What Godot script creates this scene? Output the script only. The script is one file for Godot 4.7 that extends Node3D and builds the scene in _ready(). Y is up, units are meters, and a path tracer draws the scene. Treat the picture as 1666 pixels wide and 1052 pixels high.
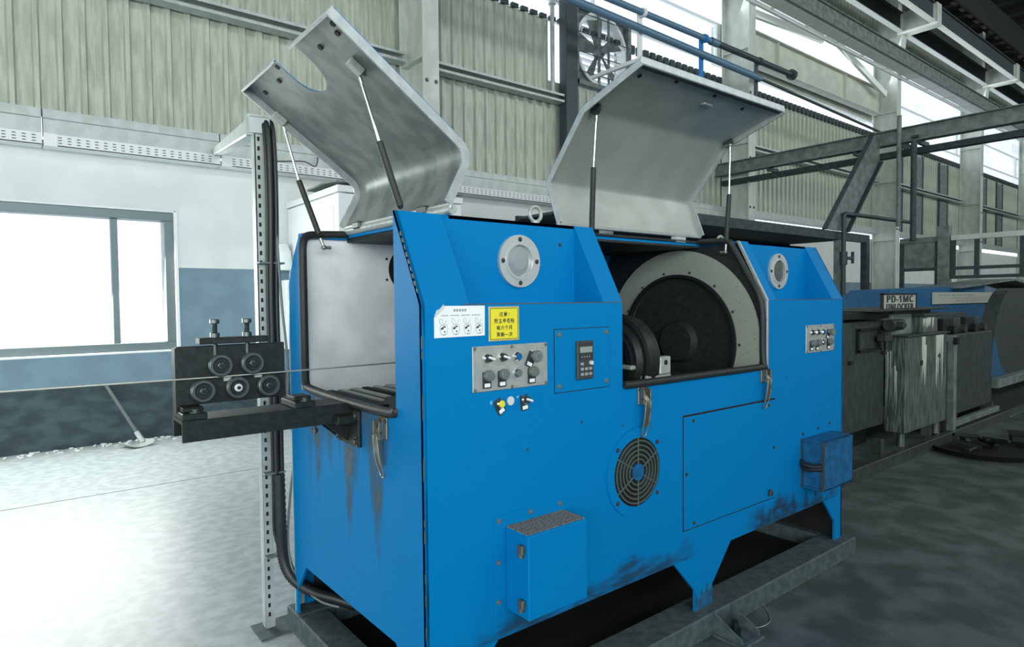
extends Node3D
# A steel wire stranding machine with raised hoods in a factory hall. Metres, y up. x runs along the machine and the back wall, z towards the viewer.

var org := {}
var taken := {}
var M := {}
var cache := {}

# ---------------------------------------------------------------- mesh building
class MB:
	var v := PackedVector3Array()
	var n := PackedVector3Array()
	var uv := PackedVector2Array()
	var xf := Transform3D.IDENTITY
	func tri(a: Vector3, b: Vector3, c: Vector3, hint: Vector3) -> void:
		a = xf * a; b = xf * b; c = xf * c
		hint = xf.basis * hint
		var m := (c - a).cross(b - a)
		if m.length_squared() < 1e-18:
			return
		m = m.normalized()
		if m.dot(hint) < 0.0:
			v.append_array([a, c, b])
			m = -m
		else:
			v.append_array([a, b, c])
		n.append_array([m, m, m])
		uv.append_array([Vector2.ZERO, Vector2.ZERO, Vector2.ZERO])
	func tris(a: Vector3, b: Vector3, c: Vector3, na: Vector3, nb: Vector3, nc: Vector3) -> void:
		a = xf * a; b = xf * b; c = xf * c
		na = (xf.basis * na).normalized(); nb = (xf.basis * nb).normalized(); nc = (xf.basis * nc).normalized()
		var m := (c - a).cross(b - a)
		if m.length_squared() < 1e-18:
			return
		if m.dot(na + nb + nc) < 0.0:
			v.append_array([a, c, b]); n.append_array([na, nc, nb])
		else:
			v.append_array([a, b, c]); n.append_array([na, nb, nc])
		uv.append_array([Vector2.ZERO, Vector2.ZERO, Vector2.ZERO])
	func quad(a: Vector3, b: Vector3, c: Vector3, d: Vector3, hint: Vector3) -> void:
		tri(a, b, c, hint); tri(a, c, d, hint)
	func quads(a: Vector3, b: Vector3, c: Vector3, d: Vector3, na: Vector3, nb: Vector3, nc: Vector3, nd: Vector3) -> void:
		tris(a, b, c, na, nb, nc); tris(a, c, d, na, nc, nd)
	func box(c: Vector3, s: Vector3, bv := 0.0, bs := Basis.IDENTITY) -> void:
		var h := s * 0.5
		bv = minf(bv, minf(h.x, minf(h.y, h.z)) * 0.9)
		var P := func(sx: int, sy: int, sz: int, ax: int) -> Vector3:
			var p := Vector3(sx * h.x, sy * h.y, sz * h.z)
			for k in 3:
				if k != ax:
					p[k] -= signf(p[k]) * bv
			return c + bs * p
		for s1 in [-1, 1]:
			quad(P.call(s1, -1, -1, 0), P.call(s1, 1, -1, 0), P.call(s1, 1, 1, 0), P.call(s1, -1, 1, 0), bs * Vector3(s1, 0, 0))
			quad(P.call(-1, s1, -1, 1), P.call(1, s1, -1, 1), P.call(1, s1, 1, 1), P.call(-1, s1, 1, 1), bs * Vector3(0, s1, 0))
			quad(P.call(-1, -1, s1, 2), P.call(1, -1, s1, 2), P.call(1, 1, s1, 2), P.call(-1, 1, s1, 2), bs * Vector3(0, 0, s1))
			if bv > 0.0:
				for s2 in [-1, 1]:
					quad(P.call(s1, s2, -1, 0), P.call(s1, s2, 1, 0), P.call(s1, s2, 1, 1), P.call(s1, s2, -1, 1), bs * Vector3(s1, s2, 0))
					quad(P.call(s1, -1, s2, 0), P.call(s1, 1, s2, 0), P.call(s1, 1, s2, 2), P.call(s1, -1, s2, 2), bs * Vector3(s1, 0, s2))
					quad(P.call(-1, s1, s2, 1), P.call(1, s1, s2, 1), P.call(1, s1, s2, 2), P.call(-1, s1, s2, 2), bs * Vector3(0, s1, s2))
					for s3 in [-1, 1]:
						tri(P.call(s1, s2, s3, 0), P.call(s1, s2, s3, 1), P.call(s1, s2, s3, 2), bs * Vector3(s1, s2, s3))
	func bb(x0: float, x1: float, y0: float, y1: float, z0: float, z1: float, bv := 0.0) -> void:
		box(Vector3(x0 + x1, y0 + y1, z0 + z1) * 0.5, Vector3(absf(x1 - x0), absf(y1 - y0), absf(z1 - z0)), bv)
	# a bar of rectangular section between two points; w across (horizontally as far as can be), h the other way
	func bar(a: Vector3, b: Vector3, w: float, h: float, bv := 0.0, up := Vector3.UP) -> void:
		var d := (b - a).normalized()
		if absf(d.dot(up)) > 0.98:
			up = Vector3.RIGHT
		var s := d.cross(up).normalized()
		var t := s.cross(d).normalized()
		box((a + b) * 0.5, Vector3(w, h, a.distance_to(b)), bv, Basis(s, t, -d))
	# polygon in the plane of u and v, extruded along w from h0 to h1
	func prism(poly: PackedVector2Array, o: Vector3, u: Vector3, vv: Vector3, w: Vector3, h0: float, h1: float) -> void:
		var idx := Geometry2D.triangulate_polygon(poly)
		var hi := maxf(h0, h1)
		var lo := minf(h0, h1)
		var at := func(p: Vector2, h: float) -> Vector3: return o + u * p.x + vv * p.y + w * h
		for i in range(0, idx.size(), 3):
			tri(at.call(poly[idx[i]], hi), at.call(poly[idx[i + 1]], hi), at.call(poly[idx[i + 2]], hi), w)
			tri(at.call(poly[idx[i]], lo), at.call(poly[idx[i + 1]], lo), at.call(poly[idx[i + 2]], lo), -w)
		var sgn := -1.0 if Geometry2D.is_polygon_clockwise(poly) else 1.0
		for i in poly.size():
			var a := poly[i]
			var b := poly[(i + 1) % poly.size()]
			var e := b - a
			var nn := Vector2(e.y, -e.x) * sgn
			quad(at.call(a, lo), at.call(b, lo), at.call(b, hi), at.call(a, hi), u * nn.x + vv * nn.y)
	func ring(o: Vector3, u: Vector3, vv: Vector3, w: Vector3, r0: float, r1: float, h0: float, h1: float, seg := 48, ru := 1.0) -> void:
		for i in seg:
			var a := TAU * i / seg
			var b := TAU * (i + 1) / seg
			var da := u * cos(a) * ru + vv * sin(a)
			var db := u * cos(b) * ru + vv * sin(b)
			quad(o + da * r0 + w * h1, o + db * r0 + w * h1, o + db * r1 + w * h1, o + da * r1 + w * h1, w)
			quad(o + da * r0 + w * h0, o + db * r0 + w * h0, o + db * r1 + w * h0, o + da * r1 + w * h0, -w)
			quads(o + da * r1 + w * h0, o + db * r1 + w * h0, o + db * r1 + w * h1, o + da * r1 + w * h1, da, db, db, da)
			if r0 > 0.0:
				quads(o + da * r0 + w * h0, o + db * r0 + w * h0, o + db * r0 + w * h1, o + da * r0 + w * h1, -da, -db, -db, -da)
	# profile of (radius, height) turned about an axis
	func lathe(prof: Array, o: Vector3, axis: Vector3, seg := 24) -> void:
		axis = axis.normalized()
		var u := axis.cross(Vector3.UP if absf(axis.y) < 0.9 else Vector3.RIGHT).normalized()
		var w := axis.cross(u).normalized()
		for k in prof.size() - 1:
			var p: Vector2 = prof[k]
			var q: Vector2 = prof[k + 1]
			var e := q - p
			if e.length() < 1e-7:
				continue
			var nr := e.y / e.length()
			var nh := -e.x / e.length()
			for i in seg:
				var a := TAU * i / seg
				var b := TAU * (i + 1) / seg
				var da := u * cos(a) + w * sin(a)
				var db := u * cos(b) + w * sin(b)
				quads(o + da * p.x + axis * p.y, o + db * p.x + axis * p.y, o + db * q.x + axis * q.y, o + da * q.x + axis * q.y, da * nr + axis * nh, db * nr + axis * nh, db * nr + axis * nh, da * nr + axis * nh)
	func rod(a: Vector3, b: Vector3, r: float, seg := 12, r2 := -1.0) -> void:
		var l := a.distance_to(b)
		var rr := r if r2 < 0.0 else r2
		lathe([Vector2(0, 0), Vector2(r, 0), Vector2(rr, l), Vector2(0, l)], a, b - a, seg)
	func ball(c: Vector3, r: float, seg := 14) -> void:
		var pr := []
		for i in 9:
			var t := -PI / 2 + PI * i / 8
			pr.append(Vector2(r * cos(t), r * sin(t)))
		lathe(pr, c, Vector3.UP, seg)
	func tube(pts: PackedVector3Array, r: float, seg := 10, ribs := false) -> void:
		var m := pts.size()
		var fr := []
		var up := Vector3(0.31, 0.2, 0.93).normalized()
		for i in m:
			var d := (pts[mini(i + 1, m - 1)] - pts[maxi(i - 1, 0)]).normalized()
			var s := d.cross(up)
			if s.length() < 0.05:
				s = d.cross(Vector3.RIGHT)
			s = s.normalized()
			var t := s.cross(d).normalized()
			up = t
			fr.append([s, t])
		for i in m - 1:
			var ra := r * (0.86 if ribs and i % 2 == 0 else 1.0)
			var rb := r * (0.86 if ribs and i % 2 == 1 else 1.0)
			for k in seg:
				var a := TAU * k / seg
				var b := TAU * (k + 1) / seg
				var a0: Vector3 = fr[i][0] * cos(a) + fr[i][1] * sin(a)
				var b0: Vector3 = fr[i][0] * cos(b) + fr[i][1] * sin(b)
				var a1: Vector3 = fr[i + 1][0] * cos(a) + fr[i + 1][1] * sin(a)
				var b1: Vector3 = fr[i + 1][0] * cos(b) + fr[i + 1][1] * sin(b)
				quads(pts[i] + a0 * ra, pts[i] + b0 * ra, pts[i + 1] + b1 * rb, pts[i + 1] + a1 * rb, a0, b0, b1, a1)
				if i == 0:
					tri(pts[i], pts[i] + a0 * ra, pts[i] + b0 * ra, pts[0] - pts[1])
				if i == m - 2:
					tri(pts[m - 1], pts[m - 1] + a1 * rb, pts[m - 1] + b1 * rb, pts[m - 1] - pts[m - 2])
	# open profile in the plane of u and v, swept along w: a bent sheet of thickness th to the left of its run; shallow corners come out smooth
	func sheet(prof: PackedVector2Array, u: Vector3, vv: Vector3, w: Vector3, w0: float, w1: float, th: float) -> void:
		var m := prof.size()
		var nr := []
		for i in m - 1:
			var e := (prof[i + 1] - prof[i]).normalized()
			nr.append(Vector2(-e.y, e.x))
		var at := func(p: Vector2, h: float) -> Vector3: return u * p.x + vv * p.y + w * h
		var off := PackedVector2Array()
		for i in m:
			var na: Vector2 = nr[maxi(i - 1, 0)]
			var nb: Vector2 = nr[mini(i, m - 2)]
			var s := (na + nb).normalized()
			off.append(prof[i] + s * th / maxf(0.5, s.dot(na)))
		for i in m - 1:
			var nv: Vector2 = nr[i]
			var na := nv
			var nb := nv
			if i > 0 and nv.dot(nr[i - 1]) > 0.8:
				na = (nv + nr[i - 1]).normalized()
			if i < m - 2 and nv.dot(nr[i + 1]) > 0.8:
				nb = (nv + nr[i + 1]).normalized()
			var A := u * na.x + vv * na.y
			var B := u * nb.x + vv * nb.y
			quads(at.call(off[i], w0), at.call(off[i + 1], w0), at.call(off[i + 1], w1), at.call(off[i], w1), A, B, B, A)
			quads(at.call(prof[i], w0), at.call(prof[i + 1], w0), at.call(prof[i + 1], w1), at.call(prof[i], w1), -A, -B, -B, -A)
			for h in [w0, w1]:
				quad(at.call(prof[i], h), at.call(prof[i + 1], h), at.call(off[i + 1], h), at.call(off[i], h), w * signf(h - (w0 + w1) * 0.5))
		for i in [0, m - 1]:
			var d: Vector2 = prof[0] - prof[1] if i == 0 else prof[m - 1] - prof[m - 2]
			quad(at.call(prof[i], w0), at.call(prof[i], w1), at.call(off[i], w1), at.call(off[i], w0), u * d.x + vv * d.y)
	func mesh() -> ArrayMesh:
		var a := []
		a.resize(Mesh.ARRAY_MAX)
		a[Mesh.ARRAY_VERTEX] = v
		a[Mesh.ARRAY_NORMAL] = n
		a[Mesh.ARRAY_TEX_UV] = uv
		var m := ArrayMesh.new()
		if v.size() > 0:
			m.add_surface_from_arrays(Mesh.PRIMITIVE_TRIANGLES, a)
		return m

func P2(a: Array) -> PackedVector2Array:
	var o := PackedVector2Array()
	for i in range(0, a.size(), 2):
		o.append(Vector2(a[i], a[i + 1]))
	return o

func P3(a: Array) -> PackedVector3Array:
	var o := PackedVector3Array()
	for i in range(0, a.size(), 3):
		o.append(Vector3(a[i], a[i + 1], a[i + 2]))
	return o

func V(x: float, y: float, z: float) -> Vector3:
	return Vector3(x, y, z)

# a smooth line through the points
func smooth(pts: PackedVector3Array, each := 6) -> PackedVector3Array:
	var o := PackedVector3Array()
	var m := pts.size()
	for i in m - 1:
		for k in each:
			o.append(pts[i].cubic_interpolate(pts[i + 1], pts[maxi(i - 1, 0)], pts[mini(i + 2, m - 1)], float(k) / each))
	o.append(pts[m - 1])
	return o

# ---------------------------------------------------------------- nodes
func numbered(parent: Node, called: String) -> String:
	var key := "%d/%s" % [parent.get_instance_id(), called]
	var k: int = taken.get(key, 0)
	taken[key] = k + 1
	return called if k == 0 else "%s_%03d" % [called, k]

func tag(o: Node, label: String, category := "", group := "", kind := "") -> void:
	if label: o.set_meta("label", label)
	if category: o.set_meta("category", category)
	if group: o.set_meta("group", group)
	if kind: o.set_meta("kind", kind)

func thing(called: String, label: String, category: String, at: Vector3, group := "", kind := "") -> Node3D:
	var o := Node3D.new()
	o.name = numbered(self, called)
	o.position = at
	add_child(o, true)
	org[o] = at
	tag(o, label, category, group, kind)
	return o

# commits a mesh built in world coordinates as one part of its parent
func part(called: String, mb: MB, mat: Material, parent: Node = self, label := "") -> MeshInstance3D:
	var o := MeshInstance3D.new()
	o.name = numbered(parent, called)
	o.mesh = mb.mesh()
	o.material_override = mat
	o.cast_shadow = GeometryInstance3D.SHADOW_CASTING_SETTING_ON
	parent.add_child(o, true)
	if parent != self:
		o.position = -org[parent]
	org[o] = Vector3.ZERO
	if label: o.set_meta("label", label)
	return o

func solo(called: String, mb: MB, mat: Material, label: String, category: String, group := "", kind := "") -> MeshInstance3D:
	var o := part(called, mb, mat)
	tag(o, label, category, group, kind)
	return o

func put(called: String, mesh: Mesh, mat: Material, parent: Node, xf: Transform3D) -> MeshInstance3D:
	var o := MeshInstance3D.new()
	o.name = numbered(parent, called)
	o.mesh = mesh
	o.material_override = mat
	parent.add_child(o, true)
	xf.origin -= org.get(parent, Vector3.ZERO)
	o.transform = xf
	return o

func facing(d: Vector3, at: Vector3, k := 1.0) -> Transform3D:   # local y turned to d
	d = d.normalized()
	var s := d.cross(Vector3.UP if absf(d.y) < 0.9 else Vector3.RIGHT).normalized()
	return Transform3D(Basis(s * k, d * k, s.cross(d) * k), at)

func screw(parent: Node, at: Vector3, d: Vector3, r := 0.006, mat: Material = null, called := "screw") -> void:
	if not cache.has("screw"):
		var b := MB.new()
		b.lathe([Vector2(1.5, 0), Vector2(1.5, 0.25), Vector2(1.0, 0.3)], V(0, 0, 0), Vector3.UP, 12)
		b.lathe([Vector2(1.0, 0.3), Vector2(1.0, 0.75), Vector2(0.85, 0.95), Vector2(0, 0.95)], V(0, 0, 0), Vector3.UP, 6)
		cache["screw"] = b.mesh()
	put(called, cache["screw"], mat if mat else M.screw, parent, facing(d, at, r))

# ---------------------------------------------------------------- materials
func noise_tex(sd: int, freq: float, oct: int, t0: float, t1: float, c0: Color, c1: Color, size := 256) -> ImageTexture:
	var nz := FastNoiseLite.new()
	nz.seed = sd
	nz.frequency = freq
	nz.noise_type = FastNoiseLite.TYPE_SIMPLEX_SMOOTH
	nz.fractal_octaves = oct
	var src := nz.get_seamless_image(size, size)
	var img := Image.create(size, size, false, Image.FORMAT_RGB8)
	for y in size:
		for x in size:
			img.set_pixel(x, y, c0.lerp(c1, smoothstep(t0, t1, src.get_pixel(x, y).r)))
	return ImageTexture.create_from_image(img)

func mat(c: Color, rough: float, metal := 0.0, tex: Texture2D = null, scale := Vector3.ONE, world := true) -> StandardMaterial3D:
	var m := StandardMaterial3D.new()
	m.albedo_color = c
	m.roughness = rough
	m.metallic = metal
	if tex:
		m.albedo_texture = tex
		m.uv1_triplanar = true
		m.uv1_world_triplanar = world
		m.uv1_scale = scale
		m.uv1_triplanar_sharpness = 4.0
	return m

func rgb(r: int, g: int, b: int) -> Color:
	return Color(r / 255.0, g / 255.0, b / 255.0)

func make_materials() -> void:
	var w := Color.WHITE
	var soft := noise_tex(1, 0.012, 4, 0.2, 0.8, rgb(238, 240, 239), w)
	var spots := noise_tex(2, 0.11, 3, 0.12, 0.2, rgb(170, 172, 170), w)
	var chips := noise_tex(3, 0.16, 3, 0.07, 0.11, rgb(150, 150, 150), w, 512)
	var grime := noise_tex(4, 0.03, 5, 0.15, 0.85, rgb(205, 209, 207), w)
	var streak := noise_tex(5, 0.03, 4, 0.2, 0.8, rgb(226, 229, 227), w)
	var rust := noise_tex(6, 0.04, 5, 0.15, 0.75, rgb(214, 196, 186), w)
	var conc := noise_tex(7, 0.02, 6, 0.15, 0.85, rgb(222, 225, 226), w, 512)
	var oily := noise_tex(8, 0.014, 6, 0.2, 0.8, rgb(188, 195, 193), w, 512)
	var runs := noise_tex(9, 0.05, 3, 0.3, 0.75, rgb(150, 157, 153), rgb(235, 238, 232))
	M.blue = mat(rgb(0, 121, 184), 0.5, 0.0, chips, Vector3(1.1, 1.1, 1.1))
	M.blue.metallic_specular = 0.22
	M.stain = mat(rgb(78, 100, 112), 0.7, 0.0, grime, Vector3(9, 5, 9))
	M.corner_glare = mat(rgb(166, 188, 198), 0.35, 0.0, soft, Vector3(4, 1, 4))  # pale tint paints the glare on the rear corner
	M.guard = mat(rgb(84, 96, 94), 0.5, 0.2)
	M.blue_worn = mat(rgb(14, 100, 152), 0.5, 0.0, grime, Vector3(2, 2, 2))
	M.blue_dirty = mat(rgb(34, 96, 138), 0.6, 0.0, grime, Vector3(2.5, 2.5, 2.5))
	M.base = mat(rgb(84, 98, 100), 0.7, 0.1, grime, Vector3(2, 2, 2))
	M.hood = mat(rgb(172, 178, 170), 0.46, 0.3, soft, Vector3(1.3, 1.3, 1.3))
	M.hood_worn = mat(rgb(138, 145, 142), 0.42, 0.35, noise_tex(12, 0.02, 5, 0.25, 0.75, rgb(206, 214, 216), w), Vector3(1.6, 1.6, 1.6))
	M.hood_edge = mat(rgb(182, 188, 188), 0.4, 0.4, soft, Vector3(5, 5, 5))
	M.inner = mat(rgb(246, 248, 247), 0.4, 0.0, soft, Vector3(1.2, 1.2, 1.2))
	M.cavity = mat(rgb(44, 50, 50), 0.6, 0.2, grime, Vector3(3, 3, 3))
	M.bulkhead = mat(rgb(160, 166, 154), 0.5, 0.1, spots, Vector3(2.2, 2.2, 2.2))
	M.rubber = mat(rgb(34, 39, 39), 0.55)
	M.black = mat(rgb(16, 19, 19), 0.7)
	M.dark_steel = mat(rgb(42, 48, 48), 0.5, 0.45, grime, Vector3(4, 4, 4))
	M.roller = mat(rgb(108, 116, 116), 0.34, 0.75, soft, Vector3(9, 9, 9))
	M.bolt = mat(rgb(86, 92, 90), 0.4, 0.7)
	M.screw = mat(rgb(140, 142, 136), 0.42, 0.6)
	M.chrome = mat(rgb(222, 226, 226), 0.15, 1.0)
	M.steel = mat(rgb(176, 180, 172), 0.32, 0.85, soft, Vector3(8, 8, 8))
	M.wire = mat(rgb(205, 206, 196), 0.3, 0.7)
	M.latch = mat(rgb(140, 136, 122), 0.38, 0.8, soft, Vector3(14, 14, 14))
	M.alu = mat(rgb(186, 191, 186), 0.42, 0.35, soft, Vector3(6, 6, 6))
	M.ring = mat(rgb(206, 210, 208), 0.36, 0.45)
	M.paper = mat(rgb(240, 243, 243), 0.6)
	M.ink = mat(rgb(46, 52, 56), 0.8)
	M.ink_pale = mat(rgb(150, 156, 158), 0.8)
	M.yellow = mat(rgb(236, 222, 52), 0.5)
	M.knob_grey = mat(rgb(104, 114, 114), 0.45)
	M.knob_blue = mat(rgb(14, 92, 156), 0.35)
	M.plastic = mat(rgb(58, 66, 66), 0.5)
	M.lcd = mat(rgb(150, 162, 152), 0.2)
	M.white_plastic = mat(rgb(214, 218, 216), 0.5)
	M.wall = mat(rgb(226, 230, 229), 0.85, 0.0, noise_tex(13, 0.012, 5, 0.2, 0.8, rgb(247, 248, 247), w), Vector3(0.5, 0.5, 0.5))
	M.dado = mat(rgb(120, 146, 162), 0.7, 0.0, soft, Vector3(0.7, 0.7, 0.7))
	M.dado_low = mat(rgb(72, 88, 94), 0.8, 0.0, noise_tex(11, 0.012, 6, 0.2, 0.8, rgb(186, 194, 196), w), Vector3(0.8, 1.6, 0.8))  # real grime, plus the shade below the window put into the colour
	M.plaster = mat(rgb(236, 238, 238), 0.8)
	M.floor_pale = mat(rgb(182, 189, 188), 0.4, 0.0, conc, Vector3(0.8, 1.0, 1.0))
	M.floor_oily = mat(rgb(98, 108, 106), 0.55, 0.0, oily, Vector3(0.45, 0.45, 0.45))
	M.joint = mat(rgb(120, 126, 128), 0.9)
	M.clad = mat(rgb(192, 198, 184), 0.5, 0.15, streak, Vector3(1.4, 0.22, 1.4))
	M.col = mat(rgb(208, 214, 206), 0.55, 0.1, soft, Vector3(1, 0.6, 1))
	M.galv = mat(rgb(188, 196, 194), 0.45, 0.3, soft, Vector3(1.5, 1.5, 1.5))
	M.tray = mat(rgb(226, 230, 230), 0.5, 0.1)
	M.girder = mat(rgb(205, 208, 196), 0.6, 0.0, soft, Vector3(0.5, 0.5, 0.5))
	M.roof = mat(rgb(20, 24, 24), 0.7, 0.1)
	M.beam_dark = mat(rgb(66, 78, 80), 0.6, 0.2, grime, Vector3(1, 1, 1))
	M.beam = mat(rgb(128, 140, 138), 0.6, 0.15, grime, Vector3(0.7, 0.7, 0.7))
	M.beam_pale = mat(rgb(236, 240, 238), 0.6)
	M.pipe_blue = mat(rgb(96, 130, 156), 0.45, 0.1)
	M.pipe_dark = mat(rgb(62, 74, 76), 0.5, 0.2)
	M.rope_blue = mat(rgb(26, 120, 196), 0.6)
	M.frame_alu = mat(rgb(116, 130, 132), 0.45, 0.3)
	M.cab = mat(rgb(232, 236, 237), 0.5)
	M.tank = mat(rgb(150, 157, 148), 0.4, 0.45, runs, Vector3(3.2, 0.28, 3.2))
	M.tank_dark = mat(rgb(76, 84, 82), 0.5, 0.35, grime, Vector3(1.6, 0.7, 1.6))
	M.lime = mat(rgb(206, 210, 198), 0.85, 0.0, soft, Vector3(9, 3, 9))
	M.board = mat(rgb(176, 180, 166), 0.6)
	M.cable = mat(rgb(30, 36, 38), 0.42)
	M.cable_grey = mat(rgb(110, 120, 122), 0.5)
	M.wood = mat(rgb(108, 118, 116), 0.7, 0.0, streak, Vector3(10, 2, 10))
	M.glass = mat(Color(0.86, 0.92, 0.93, 0.10), 0.03)
	M.glass.transparency = BaseMaterial3D.TRANSPARENCY_ALPHA
	M.port_glass = mat(rgb(206, 214, 214), 0.05, 0.6)
	M.port_dark = mat(rgb(96, 104, 100), 0.12, 0.2)

# ---------------------------------------------------------------- the scene
func _ready() -> void:
	# camera
	var cam := Camera3D.new()
	cam.name = "camera"
	cam.fov = 53.81
	cam.near = 0.05
	cam.far = 200.0
	var yaw := 0.671643
	var pit := -0.0359393
	var roll := -0.0102498
	var F := V(sin(yaw) * cos(pit), sin(pit), -cos(yaw) * cos(pit))
	var R0 := V(cos(yaw), 0, sin(yaw))
	var U0 := R0.cross(F)
	var R := R0 * cos(roll) + U0 * sin(roll)
	var U := U0 * cos(roll) - R0 * sin(roll)
	cam.transform = Transform3D(Basis(R, U, -F), V(-0.957, 1.45, 1.632))
	add_child(cam, true)
	cam.current = true
	# sky: even bright overcast
	var sky := ProceduralSkyMaterial.new()
	sky.sky_top_color = Color(0.80, 0.86, 0.92)
	sky.sky_horizon_color = Color(0.93, 0.96, 0.98)
	sky.ground_bottom_color = Color(0.8, 0.84, 0.88)
	sky.ground_horizon_color = Color(0.9, 0.93, 0.96)
	sky.sky_curve = 0.2
	sky.sun_angle_max = 0.0
	var env := Environment.new()
	env.background_mode = Environment.BG_SKY
	env.sky = Sky.new()
	env.sky.sky_material = sky
	env.background_energy_multiplier = 2.2
	env.tonemap_mode = Environment.TONE_MAPPER_LINEAR
	env.tonemap_exposure = 1.0
	env.sdfgi_enabled = true
	env.ssao_enabled = true
	env.ssil_enabled = true
	var we := WorldEnvironment.new()
	we.name = "world_environment"
	we.environment = env
	add_child(we, true)
	# daylight just inside the openings: back window, left gateway, windows of the wall behind the viewer, high strips
	daylight("window_daylight", V(-1.05, 1.7, -6.12), V(0.1, -0.25, 1), 3.0, 1.45, 18.0)
	daylight("gate_daylight", V(-15.7, 2.7, 1.6), V(1, -0.1, -0.1), 7.6, 4.6, 45.0)
	daylight("front_window_daylight", V(-7.0, 3.2, 7.9), V(0.0, 0.0, -1), 16.0, 3.8, 105.0)
	daylight("front_strip_daylight", V(20.0, 8.1, 7.9), V(0.0, -0.05, -1), 34.0, 2.4, 110.0)
	daylight("strip_daylight", V(15.0, 7.9, -5.6), V(0, -0.35, 1), 36.0, 1.2, 25.0)
	make_materials()
	build_hall()
	build_machine()
	build_straightener()
	build_post()
	build_corner()
	build_overhead()
	build_line()
	build_shade_machine()

func daylight(called: String, at: Vector3, d: Vector3, w: float, h: float, e: float) -> void:
	var l := AreaLight3D.new()
	l.name = called
	l.area_size = Vector2(w, h)
	l.light_energy = e
	l.light_color = Color(0.965, 0.99, 0.975)
	l.area_range = 80.0
	l.area_attenuation = 2.0
	l.shadow_enabled = true
	add_child(l, true)
	l.look_at_from_position(at, at + d, Vector3.UP)

func structure(called: String, mb: MB, m: Material, label := "", parent: Node = self) -> MeshInstance3D:
	var o := part(called, mb, m, parent)
	if parent == self:
		o.set_meta("kind", "structure")
		if label: o.set_meta("label", label)
	return o

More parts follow.
